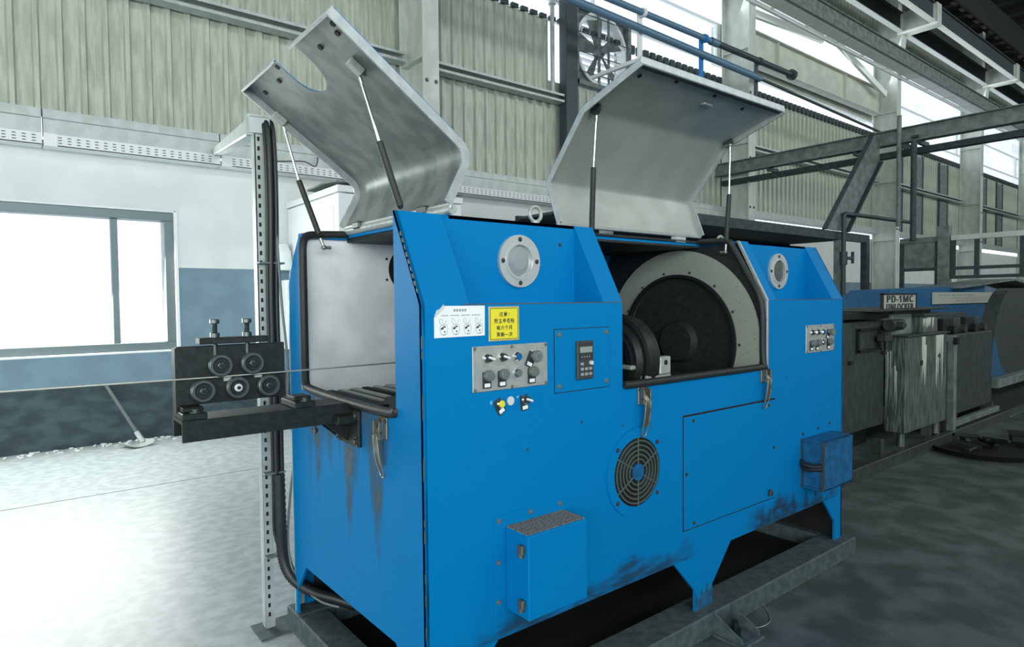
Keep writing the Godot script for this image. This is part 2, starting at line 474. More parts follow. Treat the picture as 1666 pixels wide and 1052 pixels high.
func build_hall() -> void:
	var b := MB.new()
	# floor: cast slabs with open joints over a dark bed
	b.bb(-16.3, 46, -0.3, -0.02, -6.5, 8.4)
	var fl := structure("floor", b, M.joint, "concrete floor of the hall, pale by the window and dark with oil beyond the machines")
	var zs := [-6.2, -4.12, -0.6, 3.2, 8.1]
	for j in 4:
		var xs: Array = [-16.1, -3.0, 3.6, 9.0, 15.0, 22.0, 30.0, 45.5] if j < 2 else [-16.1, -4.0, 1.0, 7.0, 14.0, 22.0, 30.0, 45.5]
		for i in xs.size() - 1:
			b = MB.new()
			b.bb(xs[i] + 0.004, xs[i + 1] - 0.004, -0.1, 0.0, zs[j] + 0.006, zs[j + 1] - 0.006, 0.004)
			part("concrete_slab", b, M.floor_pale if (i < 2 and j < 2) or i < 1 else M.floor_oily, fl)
	# back wall: masonry below, sheet cladding above, with window strips
	b = MB.new()
	b.bb(-16.3, -2.6, 1.85, 3.08, -6.45, -6.18)
	b.bb(0.54, 46, 1.85, 3.08, -6.45, -6.18)
	b.bb(-2.6, 0.54, 2.47, 3.08, -6.45, -6.18)
	var wb := structure("wall_back", b, M.wall, "white rendered wall with a blue grey dado under ribbed metal cladding")
	b = MB.new()
	b.bb(-16.3, -2.6, 0.62, 1.85, -6.45, -6.178)
	b.bb(0.54, 46, 0.62, 1.85, -6.45, -6.178)
	b.bb(-2.6, 0.54, 0.62, 0.93, -6.45, -6.178)
	part("dado", b, M.dado, wb, "blue grey painted dado")
	b = MB.new()
	b.bb(-16.3, 46, -0.1, 0.62, -6.45, -6.174)
	part("dado_foot", b, M.dado_low, wb, "grimy foot of the dado with shade painted in")
	b = MB.new()
	for r in [[-2.6, 0.54, 0.93, 0.952], [-2.6, 0.54, 2.45, 2.47]]:
		b.bb(r[0], r[1], r[2], r[3], -6.45, -6.165, 0.004)
	b.bb(0.52, 0.555, 0.93, 2.47, -6.45, -6.165, 0.004)
	part("window_reveal", b, M.plaster, wb, "white plaster reveal")
	# ribbed sheets, four ribs to a sheet, cut round the fan
	var x := -15.76
	while x < 44.0:
		var x1 := x + 0.78
		var gaps := [[3.30, 6.0]]
		if x1 > 6.56 and x < 7.95:
			gaps = [[3.30, 5.03], [6.40, 6.42]]
		for g in gaps:
			if g[1] - g[0] > 0.1:
				part("cladding_sheet", rib_sheet(x, g[0], g[1]), M.clad, wb)
		if x > -1.0:
			part("cladding_sheet", rib_sheet(x, 8.7, 10.5), M.clad, wb)
		x = x1
	b = MB.new()
	var k := -15.76
	while k < 44.0:
		b.bb(k, k + 0.125, 5.985 if k < 7.9 else 5.90, 6.05, -6.2, -6.15)
		k += 0.195
	part("shade_fringe", b, M.beam_dark, wb, "dark toothed fringe painted as shade under the window strip")  # dark teeth paint the shadow along the top of the ribs
	b = MB.new()
	b.bb(10.95, 18.4, 6.42, 7.2, -6.45, -6.24)
	b.bb(-16.3, 3.4, 6.42, 7.2, -6.45, -6.24)
	b.bb(-16.3, 46, 8.6, 10.6, -6.45, -6.26)
	part("rail_wall", b, M.girder, wb)
	# window 1, sliding sashes in a grey frame
	b = MB.new()
	b.bb(-2.6, 0.52, 2.36, 2.45, -6.42, -6.2, 0.005)
	b.bb(-2.6, 0.52, 0.952, 1.04, -6.42, -6.2, 0.005)
	b.bb(0.43, 0.52, 1.04, 2.36, -6.42, -6.2, 0.005)
	b.bb(-2.6, -2.52, 1.04, 2.36, -6.42, -6.2, 0.005)
	var w1 := structure("window_1", b, M.frame_alu, "wide sliding window with a pale grey metal frame left in the white wall")
	for mx in [-1.05, -0.035]:
		b = MB.new()
		b.bb(mx - 0.032, mx + 0.032, 1.04, 2.36, -6.33, -6.25, 0.005)
		part("mullion", b, M.frame_alu, w1)
	for px in [[-2.52, -1.08], [-1.02, -0.067], [-0.003, 0.43]]:
		b = MB.new()
		b.bb(px[0], px[1], 1.04, 2.36, -6.295, -6.289)
		part("pane", b, M.glass, w1)
	# two high window strips
	for s in [["window_2", 6.05, 6.42, "narrow high window strip under the rail wall"], ["window_3", 7.2, 8.62, "tall upper window strip above the rail wall"]]:
		b = MB.new()
		b.bb(-16.0, 45.0, s[1], s[1] + 0.03, -6.36, -6.28)
		b.bb(-16.0, 45.0, s[2] - 0.03, s[2], -6.36, -6.28)
		var ws := structure(s[0], b, M.beam_pale, s[3])
		for i in 30:
			b = MB.new()
			b.bb(-16.0 + i * 2.0, -14.01 + i * 2.0, s[1] + 0.03, s[2] - 0.03, -6.325, -6.318)
			part("pane", b, M.glass, ws)
	b = MB.new()
	for q in [3.4, 7.2, 10.9, 18.4, 25.4, 32.5, 39.0]:
		b.bb(q, q + 0.05, 6.42, 7.2, -6.36, -6.28)
	var wf := structure("window_4", b, M.beam_pale, "bright glazing joining both high window strips, above the exhaust fan and past the third column")
	for q in [[3.45, 7.2], [7.25, 10.9], [18.45, 25.4], [25.45, 32.5], [32.55, 39.0], [39.05, 45.0]]:
		b = MB.new()
		b.bb(q[0], q[1], 6.42, 7.2, -6.325, -6.318)
		part("pane", b, M.glass, wf)
	# closing walls and roof, beyond the frame
	b = MB.new()
	b.bb(-16.3, -16.0, 0, 10.6, -6.45, -2.3)
	b.bb(-16.3, -16.0, 0, 10.6, 5.5, 8.4)
	b.bb(-16.3, -16.0, 5.1, 10.6, -2.3, 5.5)
	structure("wall_left", b, M.clad, "end wall with an open gateway")
	b = MB.new()
	b.bb(45.5, 45.8, 0, 10.6, -6.45, 8.4)
	structure("wall_right", b, M.clad, "far end wall")
	b = MB.new()
	b.bb(-16.3, 46, 0, 1.2, 8.1, 8.4)
	b.bb(-16.3, 46, 5.2, 6.8, 8.1, 8.4)
	b.bb(-16.3, 46, 9.4, 10.6, 8.1, 8.4)
	b.bb(-16.3, -15.2, 1.2, 5.2, 8.1, 8.4)
	b.bb(1.2, 46, 1.2, 5.2, 8.1, 8.4)
	b.bb(-16.3, 2.8, 6.8, 9.4, 8.1, 8.4)
	b.bb(37.2, 46, 6.8, 9.4, 8.1, 8.4)
	structure("wall_front", b, M.wall, "wall behind the viewer with one long opening")
	b = MB.new()
	b.bb(-16.3, 46, 10.6, 10.8, -6.45, 8.4)
	var ce := structure("ceiling", b, M.roof, "dark ribbed roof high over the hall")
	for i in 30:
		b = MB.new()
		b.bb(4.0 + i * 1.2, 4.12 + i * 1.2, 10.38, 10.6, -6.2, 8.1)
		part("roof_rib", b, M.roof, ce)
	# columns of the back wall
	var cx := [3.45, 11.02, 18.35, 25.4, 32.5]
	var where := ["nearest the raised end hood", "behind the raised main hood", "beside the tilted channel", "beyond the tilted channel", "farthest along the back wall"]
	for i in 5:
		var col := thing("steel_column", "pale grey steel I section wall column %s" % where[i], "column", V(cx[i], 0, -5.85), "columns of the back wall")
		b = MB.new()
		b.bb(cx[i] - 0.012, cx[i] + 0.012, 0, 10.4, -6.14, -5.56)
		part("web", b, M.col, col)
		for z in [[-6.165, -6.14], [-5.56, -5.535]]:
			b = MB.new()
			b.bb(cx[i] - 0.12, cx[i] + 0.12, 0, 10.4, z[0], z[1], 0.003)
			part("flange", b, M.col, col)
		for yy in [3.0, 4.6, 6.5, 8.5]:
			b = MB.new()
			b.bb(cx[i] - 0.11, cx[i] - 0.012, yy, yy + 0.012, -6.14, -5.56)
			part("stiffener", b, M.col, col)
		for yy in [1.6, 3.3, 4.3, 5.6]:
			for dx in [-0.07, 0.07]:
				screw(col, V(cx[i] + dx, yy, -5.535), V(0, 0, 1), 0.018, M.bolt, "bolt")
	# purlins of the cladding
	var ends := [-7.9, 3.33, 3.57, 6.22, 8.05, 10.9, 11.14, 18.23, 18.47, 25.28, 25.52, 32.38]
	var gl := ["over the plain wall left of the first column", "between the first column and the dark duct", "right of the exhaust fan", "between the second and third columns", "between the third and fourth columns", "beyond the fourth column"]
	for i in 6:
		b = MB.new()
		var p := P2([0, 0, 0.17, 0, 0.17, 0.035, 0.155, 0.035, 0.155, 0.014, 0.014, 0.014, 0.014, 0.116, 0.155, 0.116, 0.155, 0.095, 0.17, 0.095, 0.17, 0.13, 0, 0.13])
		b.prism(p, V(0, 4.64, -6.14), V(0, 0, 1), V(0, 1, 0), V(1, 0, 0), ends[i * 2], ends[i * 2 + 1])
		solo("wall_girt", b, M.galv, "horizontal channel girt on the ribbed cladding, %s" % gl[i], "girt", "girts of the cladding")
	# trunking along the head of the masonry
	var tx := [-6.0, -0.62, 0.98, 3.59, 7.2, 10.88]
	var tl := ["far left, above the window", "above the right half of the window", "behind the cable post", "past the first column", "behind the main hood"]
	for i in 5:
		var x0: float = tx[i]
		var xe: float = tx[i + 1] - (0.012 if i != 2 else 0.27)
		var t := thing("cable_trunking", "pale cable trunking with a perforated tray, %s" % tl[i], "trunking", V((x0 + xe) / 2, 3.0, -6.1), "trunking along the back wall")
		b = MB.new()
		b.prism(P2([0, 0.1, 0.2, 0.1, 0.2, 0.235, 0.16, 0.255, 0.16, 0.34, 0.02, 0.37, 0, 0.37]), V(0, 3.0, -6.162), V(0, 0, 1), V(0, 1, 0), V(1, 0, 0), x0, xe)
		part("duct", b, M.galv, t)
		b = MB.new()
		b.bb(x0, xe, 2.985, 3.1, -5.975, -5.967, 0.001)
		b.bb(x0, xe, 2.985, 2.995, -6.162, -5.967)
		part("perforated_tray", b, M.tray, t)
		b = MB.new()
		var sx := x0 + 0.04
		while sx < xe - 0.05:
			for r in 3:
				b.bb(sx, sx + 0.03, 3.013 + r * 0.027, 3.021 + r * 0.027, -5.968, -5.9655)
			sx += 0.075
		part("tray_slot", b, M.beam_dark, t).set_meta("kind", "stuff")
		b = MB.new()
		b.bb(x0, x0 + 0.11, 2.98, 3.105, -5.967, -5.962, 0.001)
		part("joint_cover", b, M.plaster, t)
	# lower channel beam of the far bays
	for i in 3:
		b = MB.new()
		b.bb([11.15, 18.48, 25.53][i], [18.2, 25.27, 32.37][i], 3.2, 3.36, -6.16, -5.98, 0.004)
		solo("wall_channel", b, M.galv, "pale channel along the wall foot of the cladding, %s" % ["second to third column", "third to fourth column", "past the fourth column"][i], "channel", "channels of the far bays")

func rib_sheet(x: float, y0: float, y1: float) -> MB:
	var b := MB.new()
	var pr := PackedVector2Array()
	for i in 4:
		var a := x + i * 0.195
		for q in [[0.0, 0.0], [0.062, 0.0], [0.078, 0.038], [0.118, 0.038], [0.134, 0.0]]:
			pr.append(Vector2(a + q[0], -6.208 + q[1]))
	pr.append(Vector2(x + 0.779, -6.208))
	for i in pr.size() - 1:
		var d := pr[i + 1] - pr[i]
		var nn := V(-d.y, 0, d.x).normalized()
		b.quad(V(pr[i].x, y0, pr[i].y), V(pr[i + 1].x, y0, pr[i + 1].y), V(pr[i + 1].x, y1, pr[i + 1].y), V(pr[i].x, y1, pr[i].y), nn)
		b.quad(V(pr[i].x, y0, pr[i].y - 0.006), V(pr[i + 1].x, y0, pr[i + 1].y - 0.006), V(pr[i + 1].x, y1, pr[i + 1].y - 0.006), V(pr[i].x, y1, pr[i].y - 0.006), -nn)
		for y in [y0, y1]:
			b.quad(V(pr[i].x, y, pr[i].y), V(pr[i + 1].x, y, pr[i + 1].y), V(pr[i + 1].x, y, pr[i + 1].y - 0.006), V(pr[i].x, y, pr[i].y - 0.006), V(0, 1 if y == y1 else -1, 0))
	return b

# ---------------------------------------------------------------- the machine
func build_machine() -> void:
	var m := thing("stranding_machine", "large blue enclosed wire stranding machine with both hoods raised, in the middle of the hall", "machine", V(1.35, 0, -0.57))
	var X := V(1, 0, 0)
	var Y := V(0, 1, 0)
	var Z := V(0, 0, 1)
	var b := MB.new()
	# base frame
	b.bb(-0.01, 2.76, 0.0, 0.1, -0.1, 0.055, 0.006)
	b.bb(-0.01, 2.76, 0.0, 0.1, -1.2, -1.06, 0.006)
	b.bb(-0.01, 0.12, 0.0, 0.1, -1.06, -0.1, 0.006)
	b.bb(2.62, 2.76, 0.0, 0.1, -1.06, -0.1, 0.006)
	part("base_frame", b, M.base, m, "grimy grey blue base frame")
	b = MB.new()
	b.bb(0.1, 2.62, 0.0, 0.02, -1.06, -0.1)
	part("shade_floor", b, M.black, m)  # black plate painting the shade inside the base
	# front panel with feet and the bay cut out
	b = MB.new()
	b.prism(P2([0, 0.1, 0.12, 0.1, 0.12, 0.19, 0.27, 0.345, 1.19, 0.345, 1.334, 0.19, 1.334, 0.1, 1.46, 0.1, 1.46, 0.19, 1.603, 0.347, 2.49, 0.347, 2.62, 0.2, 2.62, 0.1, 2.70, 0.1, 2.70, 1.44, 1.905, 1.44, 1.905, 1.115, 0.875, 1.115, 0.875, 1.44, 0, 1.44]), V(0, 0, 0), X, Y, Z, -0.012, 0)
	part("front_panel", b, M.blue, m)
	# end panel
	b = MB.new()
	b.prism(P2([0, 0.1, 0, 1.44, -0.155, 1.735, -0.165, 1.735, -0.165, 1.105, -0.93, 1.105, -0.93, 1.66, -0.945, 1.70, -0.975, 1.715, -0.975, 1.735, -1.05, 1.64, -1.11, 1.53, -1.11, 0.1, -1.09, 0.1, -1.09, 0.2, -0.98, 0.338, -0.193, 0.347, -0.07, 0.19, -0.07, 0.1]), V(0, 0, 0), Z, Y, X, 0, 0.012)
	part("end_panel", b, M.blue, m)
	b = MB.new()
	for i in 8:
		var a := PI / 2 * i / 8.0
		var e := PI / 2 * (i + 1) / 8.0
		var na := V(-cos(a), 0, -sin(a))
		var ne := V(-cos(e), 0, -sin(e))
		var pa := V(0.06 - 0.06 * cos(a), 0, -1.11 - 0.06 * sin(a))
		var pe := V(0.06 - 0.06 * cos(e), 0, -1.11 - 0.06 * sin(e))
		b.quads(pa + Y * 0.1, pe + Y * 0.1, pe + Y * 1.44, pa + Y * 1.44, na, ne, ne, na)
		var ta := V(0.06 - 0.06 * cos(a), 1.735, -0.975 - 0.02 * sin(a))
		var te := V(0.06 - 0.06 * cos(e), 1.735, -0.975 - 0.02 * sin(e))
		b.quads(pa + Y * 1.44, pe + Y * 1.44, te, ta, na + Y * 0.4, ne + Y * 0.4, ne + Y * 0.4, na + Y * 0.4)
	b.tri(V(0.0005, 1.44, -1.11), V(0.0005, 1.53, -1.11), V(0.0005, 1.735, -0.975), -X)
	part("rear_corner", b, M.corner_glare, m, "rounded rear corner painted pale for its grazing glare")
	b = MB.new()
	b.prism(P2([0, 0.1, 0, 1.44, -0.155, 1.735, -0.975, 1.735, -1.17, 1.44, -1.17, 0.1]), V(0, 0, 0), Z, Y, X, 2.688, 2.70)
	part("far_end_panel", b, M.blue, m)
	b = MB.new()
	b.prism(P2([-0.013, 0.35, -0.013, 1.43, -0.16, 1.723, -0.975, 1.723, -1.133, 1.44, -1.133, 0.35]), V(0, 0, 0), Z, Y, X, 0.855, 0.867)
	part("bulkhead_plate", b, M.blue, m)
	b = MB.new()
	b.bb(0.06, 2.70, 0.1, 1.44, -1.17, -1.158)
	b.prism(P2([-1.17, 1.44, -0.995, 1.735, -0.975, 1.735, -1.155, 1.44]), V(0, 0, 0), Z, Y, X, 0.06, 2.70)
	part("rear_panel", b, M.blue, m)
	# deck
	b = MB.new()
	b.bb(0.2, 0.875, 1.723, 1.735, -0.975, -0.155)
	b.bb(0.875, 1.905, 1.723, 1.735, -0.975, -0.37)
	b.bb(1.905, 2.70, 1.723, 1.735, -0.975, -0.155)
	b.bb(0.0, 0.2, 1.715, 1.735, -0.99, -0.945, 0.004)
	part("deck", b, M.blue, m)
	# two housings with sloped fronts and a recess with a porthole
	housing(m, 0.0, 0.875, 0.166, 0.78, 0.495, "left")
	housing(m, 1.905, 2.70, 1.985, 2.577, 2.275, "right")
	# inside the end bay
	b = MB.new()
	b.bb(0.012, 0.855, 1.07, 1.722, -0.978, -0.968)
	var lin := part("bay_lining", b, M.inner, m, "bright grey sheet lining of the end bay")
	b = MB.new()
	b.bb(0.205, 0.855, 1.706, 1.722, -0.968, -0.17)
	part("bay_roof", b, M.cavity, m)
	b = MB.new()
	b.bb(-0.003, 0.0, 1.09, 1.69, -0.978, -0.94, 0.001)
	part("seal_channel", b, M.bulkhead, m, "bare grey strip beside the end seal")
	b = MB.new()
	b.bb(0.09, 2.676, 0.1, 1.05, -1.13, -1.12)
	b.bb(2.676, 2.687, 0.1, 1.05, -1.13, -0.014)
	part("shade_backing", b, M.black, m)  # black sheets added to stand in for shade inside the body
	b = MB.new()
	b.ring(V(0.505, 1.596, -0.969), X, Y, Z, 0.0, 0.103, 0.0, 0.004, 40)
	part("lining_hole", b, M.black, lin)
	b = MB.new()
	for i in 8:
		var a := TAU * (i + 0.5) / 8
		b.ring(V(0.505 + 0.122 * cos(a), 1.596 + 0.122 * sin(a), -0.968), X, Y, Z, 0.0, 0.006, 0.0, 0.003, 8)
	part("rivet", b, M.bolt, lin)
	b = MB.new()
	b.bb(0.012, 0.855, 1.06, 1.072, -0.968, -0.02)
	var bf := part("bay_floor", b, M.dark_steel, m, "oily slatted bay floor")
	for i in 14:
		b = MB.new()
		b.bb(0.04 + i * 0.055, 0.066 + i * 0.055 + 0.006 * sin(i * 2.3), 1.072, 1.078, -0.96, -0.55 + 0.1 * sin(i * 1.7))
		part("floor_slat", b, M.alu if i % 3 != 1 else M.black, bf)
	# inside the main bay
	b = MB.new()
	b.bb(0.867, 2.688, 0.36, 1.44, -1.13, -1.12)
	b.prism(P2([-0.015, 0.36, -0.015, 1.43, -0.165, 1.72, -1.12, 1.72, -1.12, 0.36]), V(0, 0, 0), Z, Y, X, 1.893, 1.905)
	b.bb(0.867, 1.893, 1.712, 1.723, -1.12, -0.37)
	part("cavity_lining", b, M.cavity, m, "dark steel lining of the main bay")
	b = MB.new()
	b.ring(V(1.87, 1.22, -0.5), Z, Y, -X, 0.355, 0.487, -0.01, 0.0, 72)
	var rg := part("ring_bulkhead", b, M.bulkhead, m, "pale ring plate round the dark drum opening")
	b = MB.new()
	b.ring(V(1.87, 1.22, -0.5), Z, Y, -X, 0.345, 0.36, -0.02, 0.012, 72)
	part("drum_rim", b, M.black, rg)
	b = MB.new()
	b.lathe([Vector2(0.345, 0.0), Vector2(0.33, -0.02), Vector2(0.3, -0.015), Vector2(0.12, -0.018), Vector2(0.1, 0.03), Vector2(0, 0.03)], V(1.885, 1.22, -0.5), -X, 64)
	part("flyer_disc", b, M.cavity, rg)
	for i in 14:
		var a := TAU * i / 14.0
		screw(rg, V(1.87, 1.22 + 0.375 * sin(a), -0.5 + 0.375 * cos(a)), -X, 0.005, M.bolt)
	b = MB.new()
	b.lathe([Vector2(0.0, 0.0), Vector2(0.09, 0.0), Vector2(0.10, 0.02), Vector2(0.15, 0.012), Vector2(0.165, -0.01), Vector2(0.192, -0.02), Vector2(0.197, -0.05), Vector2(0.192, -0.09), Vector2(0.12, -0.13), Vector2(0.06, -0.2), Vector2(0, -0.2)], V(1.08, 1.19, -0.245), -X, 56)
	var dr := part("bobbin_drum", b, M.dark_steel, m, "dark grooved drum at the left of the main bay")
	b = MB.new()
	for q in [0.125, 0.178]:
		b.ring(V(1.062 if q < 0.15 else 1.096, 1.19, -0.245), Z, Y, -X, q - 0.006, q + 0.006, -0.01, 0.006, 56)
	part("drum_groove", b, M.black, dr)
	b = MB.new()
	b.bb(1.09, 1.25, 1.118, 1.136, -0.25, -0.06, 0.004)
	b.bb(1.04, 1.15, 1.16, 1.178, -0.26, -0.1, 0.004)
	var br := part("bracket", b, M.bulkhead, m, "pale steel guide bracket on the sill")
	b = MB.new()
	b.bb(1.165, 1.235, 1.136, 1.21, -0.085, -0.05, 0.004)
	part("bracket_block", b, M.alu, br)
	b = MB.new()
	b.ring(V(1.2, 1.185, -0.05), X, Y, Z, 0.0, 0.011, 0.0, 0.002, 16)
	part("bracket_bore", b, M.black, br)
	screw(br, V(1.10, 1.178, -0.15), Y, 0.012, M.bolt)
	b = MB.new()
	b.bb(0.87, 1.9, 1.06, 1.07, -1.12, -0.02)
	part("main_bay_floor", b, M.cavity, m)
	# rubber seals round both openings
	b = MB.new()
	b.tube(smooth(P3([0.004, 1.11, -0.168, 0.0, 1.094, -0.2, -0.006, 1.093, -0.5, -0.006, 1.103, -0.86, -0.006, 1.12, -0.918, -0.006, 1.18, -0.925, -0.006, 1.4, -0.925, -0.006, 1.62, -0.925, -0.002, 1.685, -0.93, 0.02, 1.722, -0.945, 0.08, 1.732, -0.95, 0.2, 1.738, -0.95]), 5), 0.0165, 10)
	part("end_seal", b, M.rubber, m, "dark rubber seal round the end opening")
	b = MB.new()
	b.tube(smooth(P3([0.88, 1.124, 0.002, 0.95, 1.122, 0.004, 1.4, 1.122, 0.004, 1.84, 1.122, 0.004, 1.872, 1.128, 0.002, 1.878, 1.2, -0.006, 1.878, 1.43, -0.016, 1.878, 1.58, -0.095, 1.876, 1.70, -0.165, 1.872, 1.735, -0.2, 1.872, 1.742, -0.36]), 5), 0.0155, 10)
	part("main_seal", b, M.rubber, m, "dark rubber seal round the main opening")
	b = MB.new()
	b.bb(1.897, 1.912, 1.115, 1.44, -0.01, 0.006, 0.002)
	b.prism(P2([0.006, 1.44, -0.149, 1.735, -0.16, 1.735, -0.01, 1.44]), V(0, 0, 0), Z, Y, X, 1.897, 1.912)
	part("bay_edge_trim", b, M.hood_edge, m)
	# hoods
	end_hood(m)
	main_hood(m)
	gas_strut(m, V(-0.06, 2.175, -0.264), V(-0.01, 1.955, -0.225), V(0.06, 1.70, -0.19), true)
	gas_strut(m, V(-0.062, 2.178, -0.966), V(-0.012, 1.94, -0.93), V(0.074, 1.675, -0.9), true)
	gas_strut(m, V(0.94, 2.21, -0.19), V(0.94, 1.985, -0.21), V(0.945, 1.66, -0.23), false)
	gas_strut(m, V(1.865, 2.205, -0.175), V(1.865, 1.96, -0.18), V(1.865, 1.68, -0.2), false)
	# lifting eyes
	for p in [V(0.60, 1.735, -0.18), V(2.2, 1.735, -0.45)]:
		b = MB.new()
		var c := PackedVector3Array()
		for i in 21:
			var a := TAU * i / 20.0
			c.append(p + V(0.028 * cos(a), 0.036 + 0.028 * sin(a), 0))
		b.tube(c, 0.007, 8)
		b.lathe([Vector2(0.016, 0), Vector2(0.016, 0.008), Vector2(0.008, 0.012), Vector2(0, 0.012)], p, Y, 12)
		part("lifting_eye", b, M.alu, m)
	machine_fittings(m)

func housing(m: Node, x0: float, x1: float, r0: float, r1: float, port: float, side: String) -> void:
	var X := V(1, 0, 0)
	var Y := V(0, 1, 0)
	var Z := V(0, 0, 1)
	var slope := P2([0, 1.44, -0.155, 1.735, -0.168, 1.735, -0.012, 1.44])
	var b := MB.new()
	for s in [[x0, r0], [r1, x1]]:
		b.prism(slope, V(0, 0, 0), Z, Y, X, s[0], s[1])
	for s in [[r0, r0 + 0.006], [r1 - 0.006, r1]]:
		b.prism(P2([0, 1.44, -0.155, 1.735, -0.155, 1.44]), V(0, 0, 0), Z, Y, X, s[0], s[1])
	b.bb(r0 + 0.006, r1 - 0.006, 1.44, 1.735, -0.168, -0.155)
	b.bb(r0, r1, 1.428, 1.4395, -0.16, -0.004)
	var h := part("porthole_housing", b, M.blue, m)
	b = MB.new()   # bare metal worn along the fold
	b.bb(r0 - 0.02, r1 + 0.1, 1.4385, 1.4415, -0.0015, 0.0012)
	part("worn_edge", b, M.latch, h)
	var c := V(port, 1.591, -0.155)
	b = MB.new()
	b.ring(c, X, Y, Z, 0.062, 0.094, 0.0, 0.012, 56)
	b.ring(c, X, Y, Z, 0.058, 0.066, 0.0, 0.016, 56)
	var rg := part("porthole_ring", b, M.ring, m, "pale metal ring of the %s porthole" % side)
	b = MB.new()
	b.lathe([Vector2(0.06, 0.0), Vector2(0.055, 0.004), Vector2(0.03, 0.008), Vector2(0, 0.009)], c + V(0, 0, 0.001), Z, 40)
	part("porthole_glass", b, M.port_glass if side == "left" else M.port_dark, rg)
	for i in 4:
		var a := PI / 2 * i
		screw(rg, c + V(0.078 * cos(a), 0.078 * sin(a), 0.012), Z, 0.0058, M.bolt)

func flange_poly(p: Array, dpt: float) -> PackedVector2Array:   # a strip of depth dpt to the left of a polyline
	var o := PackedVector2Array()
	var q := PackedVector2Array()
	for i in p.size():
		var da: Vector2 = (p[i] - p[maxi(i - 1, 0)]) if i > 0 else (p[1] - p[0])
		var db: Vector2 = (p[mini(i + 1, p.size() - 1)] - p[i]) if i < p.size() - 1 else da
		var na := Vector2(-da.y, da.x).normalized()
		var nb := Vector2(-db.y, db.x).normalized()
		var s := (na + nb).normalized()
		o.append(p[i])
		q.append(p[i] + s * dpt / maxf(0.6, s.dot(na)))
	q.reverse()
	o.append_array(q)
	return o

func arc(a: Vector2, c: Vector2, e: Vector2, cut: float, seg := 6) -> Array:   # rounds the corner c of the run a, c, e
	var p := c + (a - c).normalized() * cut
	var q := c + (e - c).normalized() * cut
	var o := []
	for i in seg + 1:
		var t := float(i) / seg
		o.append(p.lerp(c, t).lerp(c.lerp(q, t), t))
	return o

func end_hood(m: Node) -> void:
	var X := V(1, 0, 0)
	var Y := V(0, 1, 0)
	var Z := V(0, 0, 1)
	var z0 := -0.963
	var z1 := -0.127
	var H := Vector2(0.195, 1.763)
	var B := Vector2(0.292, 1.945)
	var T := Vector2(-0.200, 2.291)
	var d := (T - B).normalized()
	var nin := Vector2(-d.y, d.x)          # inside of the hood: down and to the left
	if nin.y > 0: nin = -nin
	var run := [H]
	run.append_array(arc(H, B, T, 0.075))
	var sh := PackedVector2Array(run)
	var b := MB.new()
	b.sheet(sh, X, Y, Z, z0, z1, 0.004)
	# the long leaf with its slot
	var v0 := 0.075
	var L := (T - B).length()
	var pol := PackedVector2Array([Vector2(z1, v0), Vector2(z1, L), Vector2(-0.441, L)])
	for i in 13:
		var a := PI * i / 12.0
		pol.append(Vector2(-0.537 + 0.096 * cos(a), 0.527 - 0.1 * sin(a)))
	pol.append_array([Vector2(-0.633, L), Vector2(z0, L), Vector2(z0, v0)])
	b.prism(pol, V(B.x, B.y, 0), Z, V(d.x, d.y, 0), V(nin.x, nin.y, 0), 0, 0.004)
	var hd := part("end_hood", b, M.hood_worn, m, "raised end hood of grey sheet steel with a U slot between two legs")
	b = MB.new()      # outer skin
	b.prism(pol, V(B.x, B.y, 0), Z, V(d.x, d.y, 0), V(nin.x, nin.y, 0), -0.0025, -0.0005)
	part("outer_skin", b, M.blue, hd)
	# rims turned inwards
	var full := run.duplicate()
	full.append(T)
	var fp := flange_poly(full, 0.03)
	for z in [[z0, z0 + 0.005], [z1 - 0.005, z1]]:
		b = MB.new()
		b.prism(fp, V(0, 0, 0), X, Y, Z, z[0] - 0.001, z[1] + 0.001)
		part("rim", b, M.hood_edge, hd)
	for s in [[-0.441, z1], [z0, -0.633]]:
		b = MB.new()
		b.prism(P2([s[0], -0.003, s[1], -0.003, s[1], 0.03, s[0], 0.03]), V(T.x, T.y, 0), Z, V(nin.x, nin.y, 0), V(d.x, d.y, 0), -0.004, 0.004)
		part("rim", b, M.hood_edge, hd)
	b = MB.new()
	var e := (B - H).normalized()
	b.bar(V(H.x, H.y, z0), V(H.x, H.y, z1), 0.012, 0.022, 0.003)
	part("rim", b, M.hood_edge, hd)
	for q in [[-0.2, 0.543], [-0.332, 0.543], [-0.717, 0.543], [-0.874, 0.542], [-0.18, 0.57], [-0.64, 0.58]]:
		b = MB.new()
		var p: Vector2 = B + d * q[1] + nin * 0.004
		b.ring(V(p.x, p.y, q[0]), Z, V(d.x, d.y, 0), V(nin.x, nin.y, 0), 0.0, 0.0095, 0.0, 0.005, 16)
		part("bolt", b, M.black, hd)
	# strut lugs
	for z in [-0.25, -0.952]:
		b = MB.new()
		var p: Vector2 = B + d * 0.44 + nin * 0.004
		b.box(V(p.x + nin.x * 0.012, p.y + nin.y * 0.012, z), V(0.024, 0.055, 0.03), 0.003, Basis(V(nin.x, nin.y, 0), V(d.x, d.y, 0), Z))
		part("strut_lug", b, M.alu, hd)
	# hinge bar on the deck
	b = MB.new()
	b.rod(V(0.2, 1.752, -0.955), V(0.2, 1.752, -0.13), 0.017, 14)
	var hb := part("hinge_bar", b, M.alu, m, "pale round hinge bar under the end hood")
	for z in [-0.82, -0.3]:
		b = MB.new()
		b.box(V(0.2, 1.765, z), V(0.05, 0.03, 0.06), 0.006)
		part("hinge_knuckle", b, M.bolt, hb)

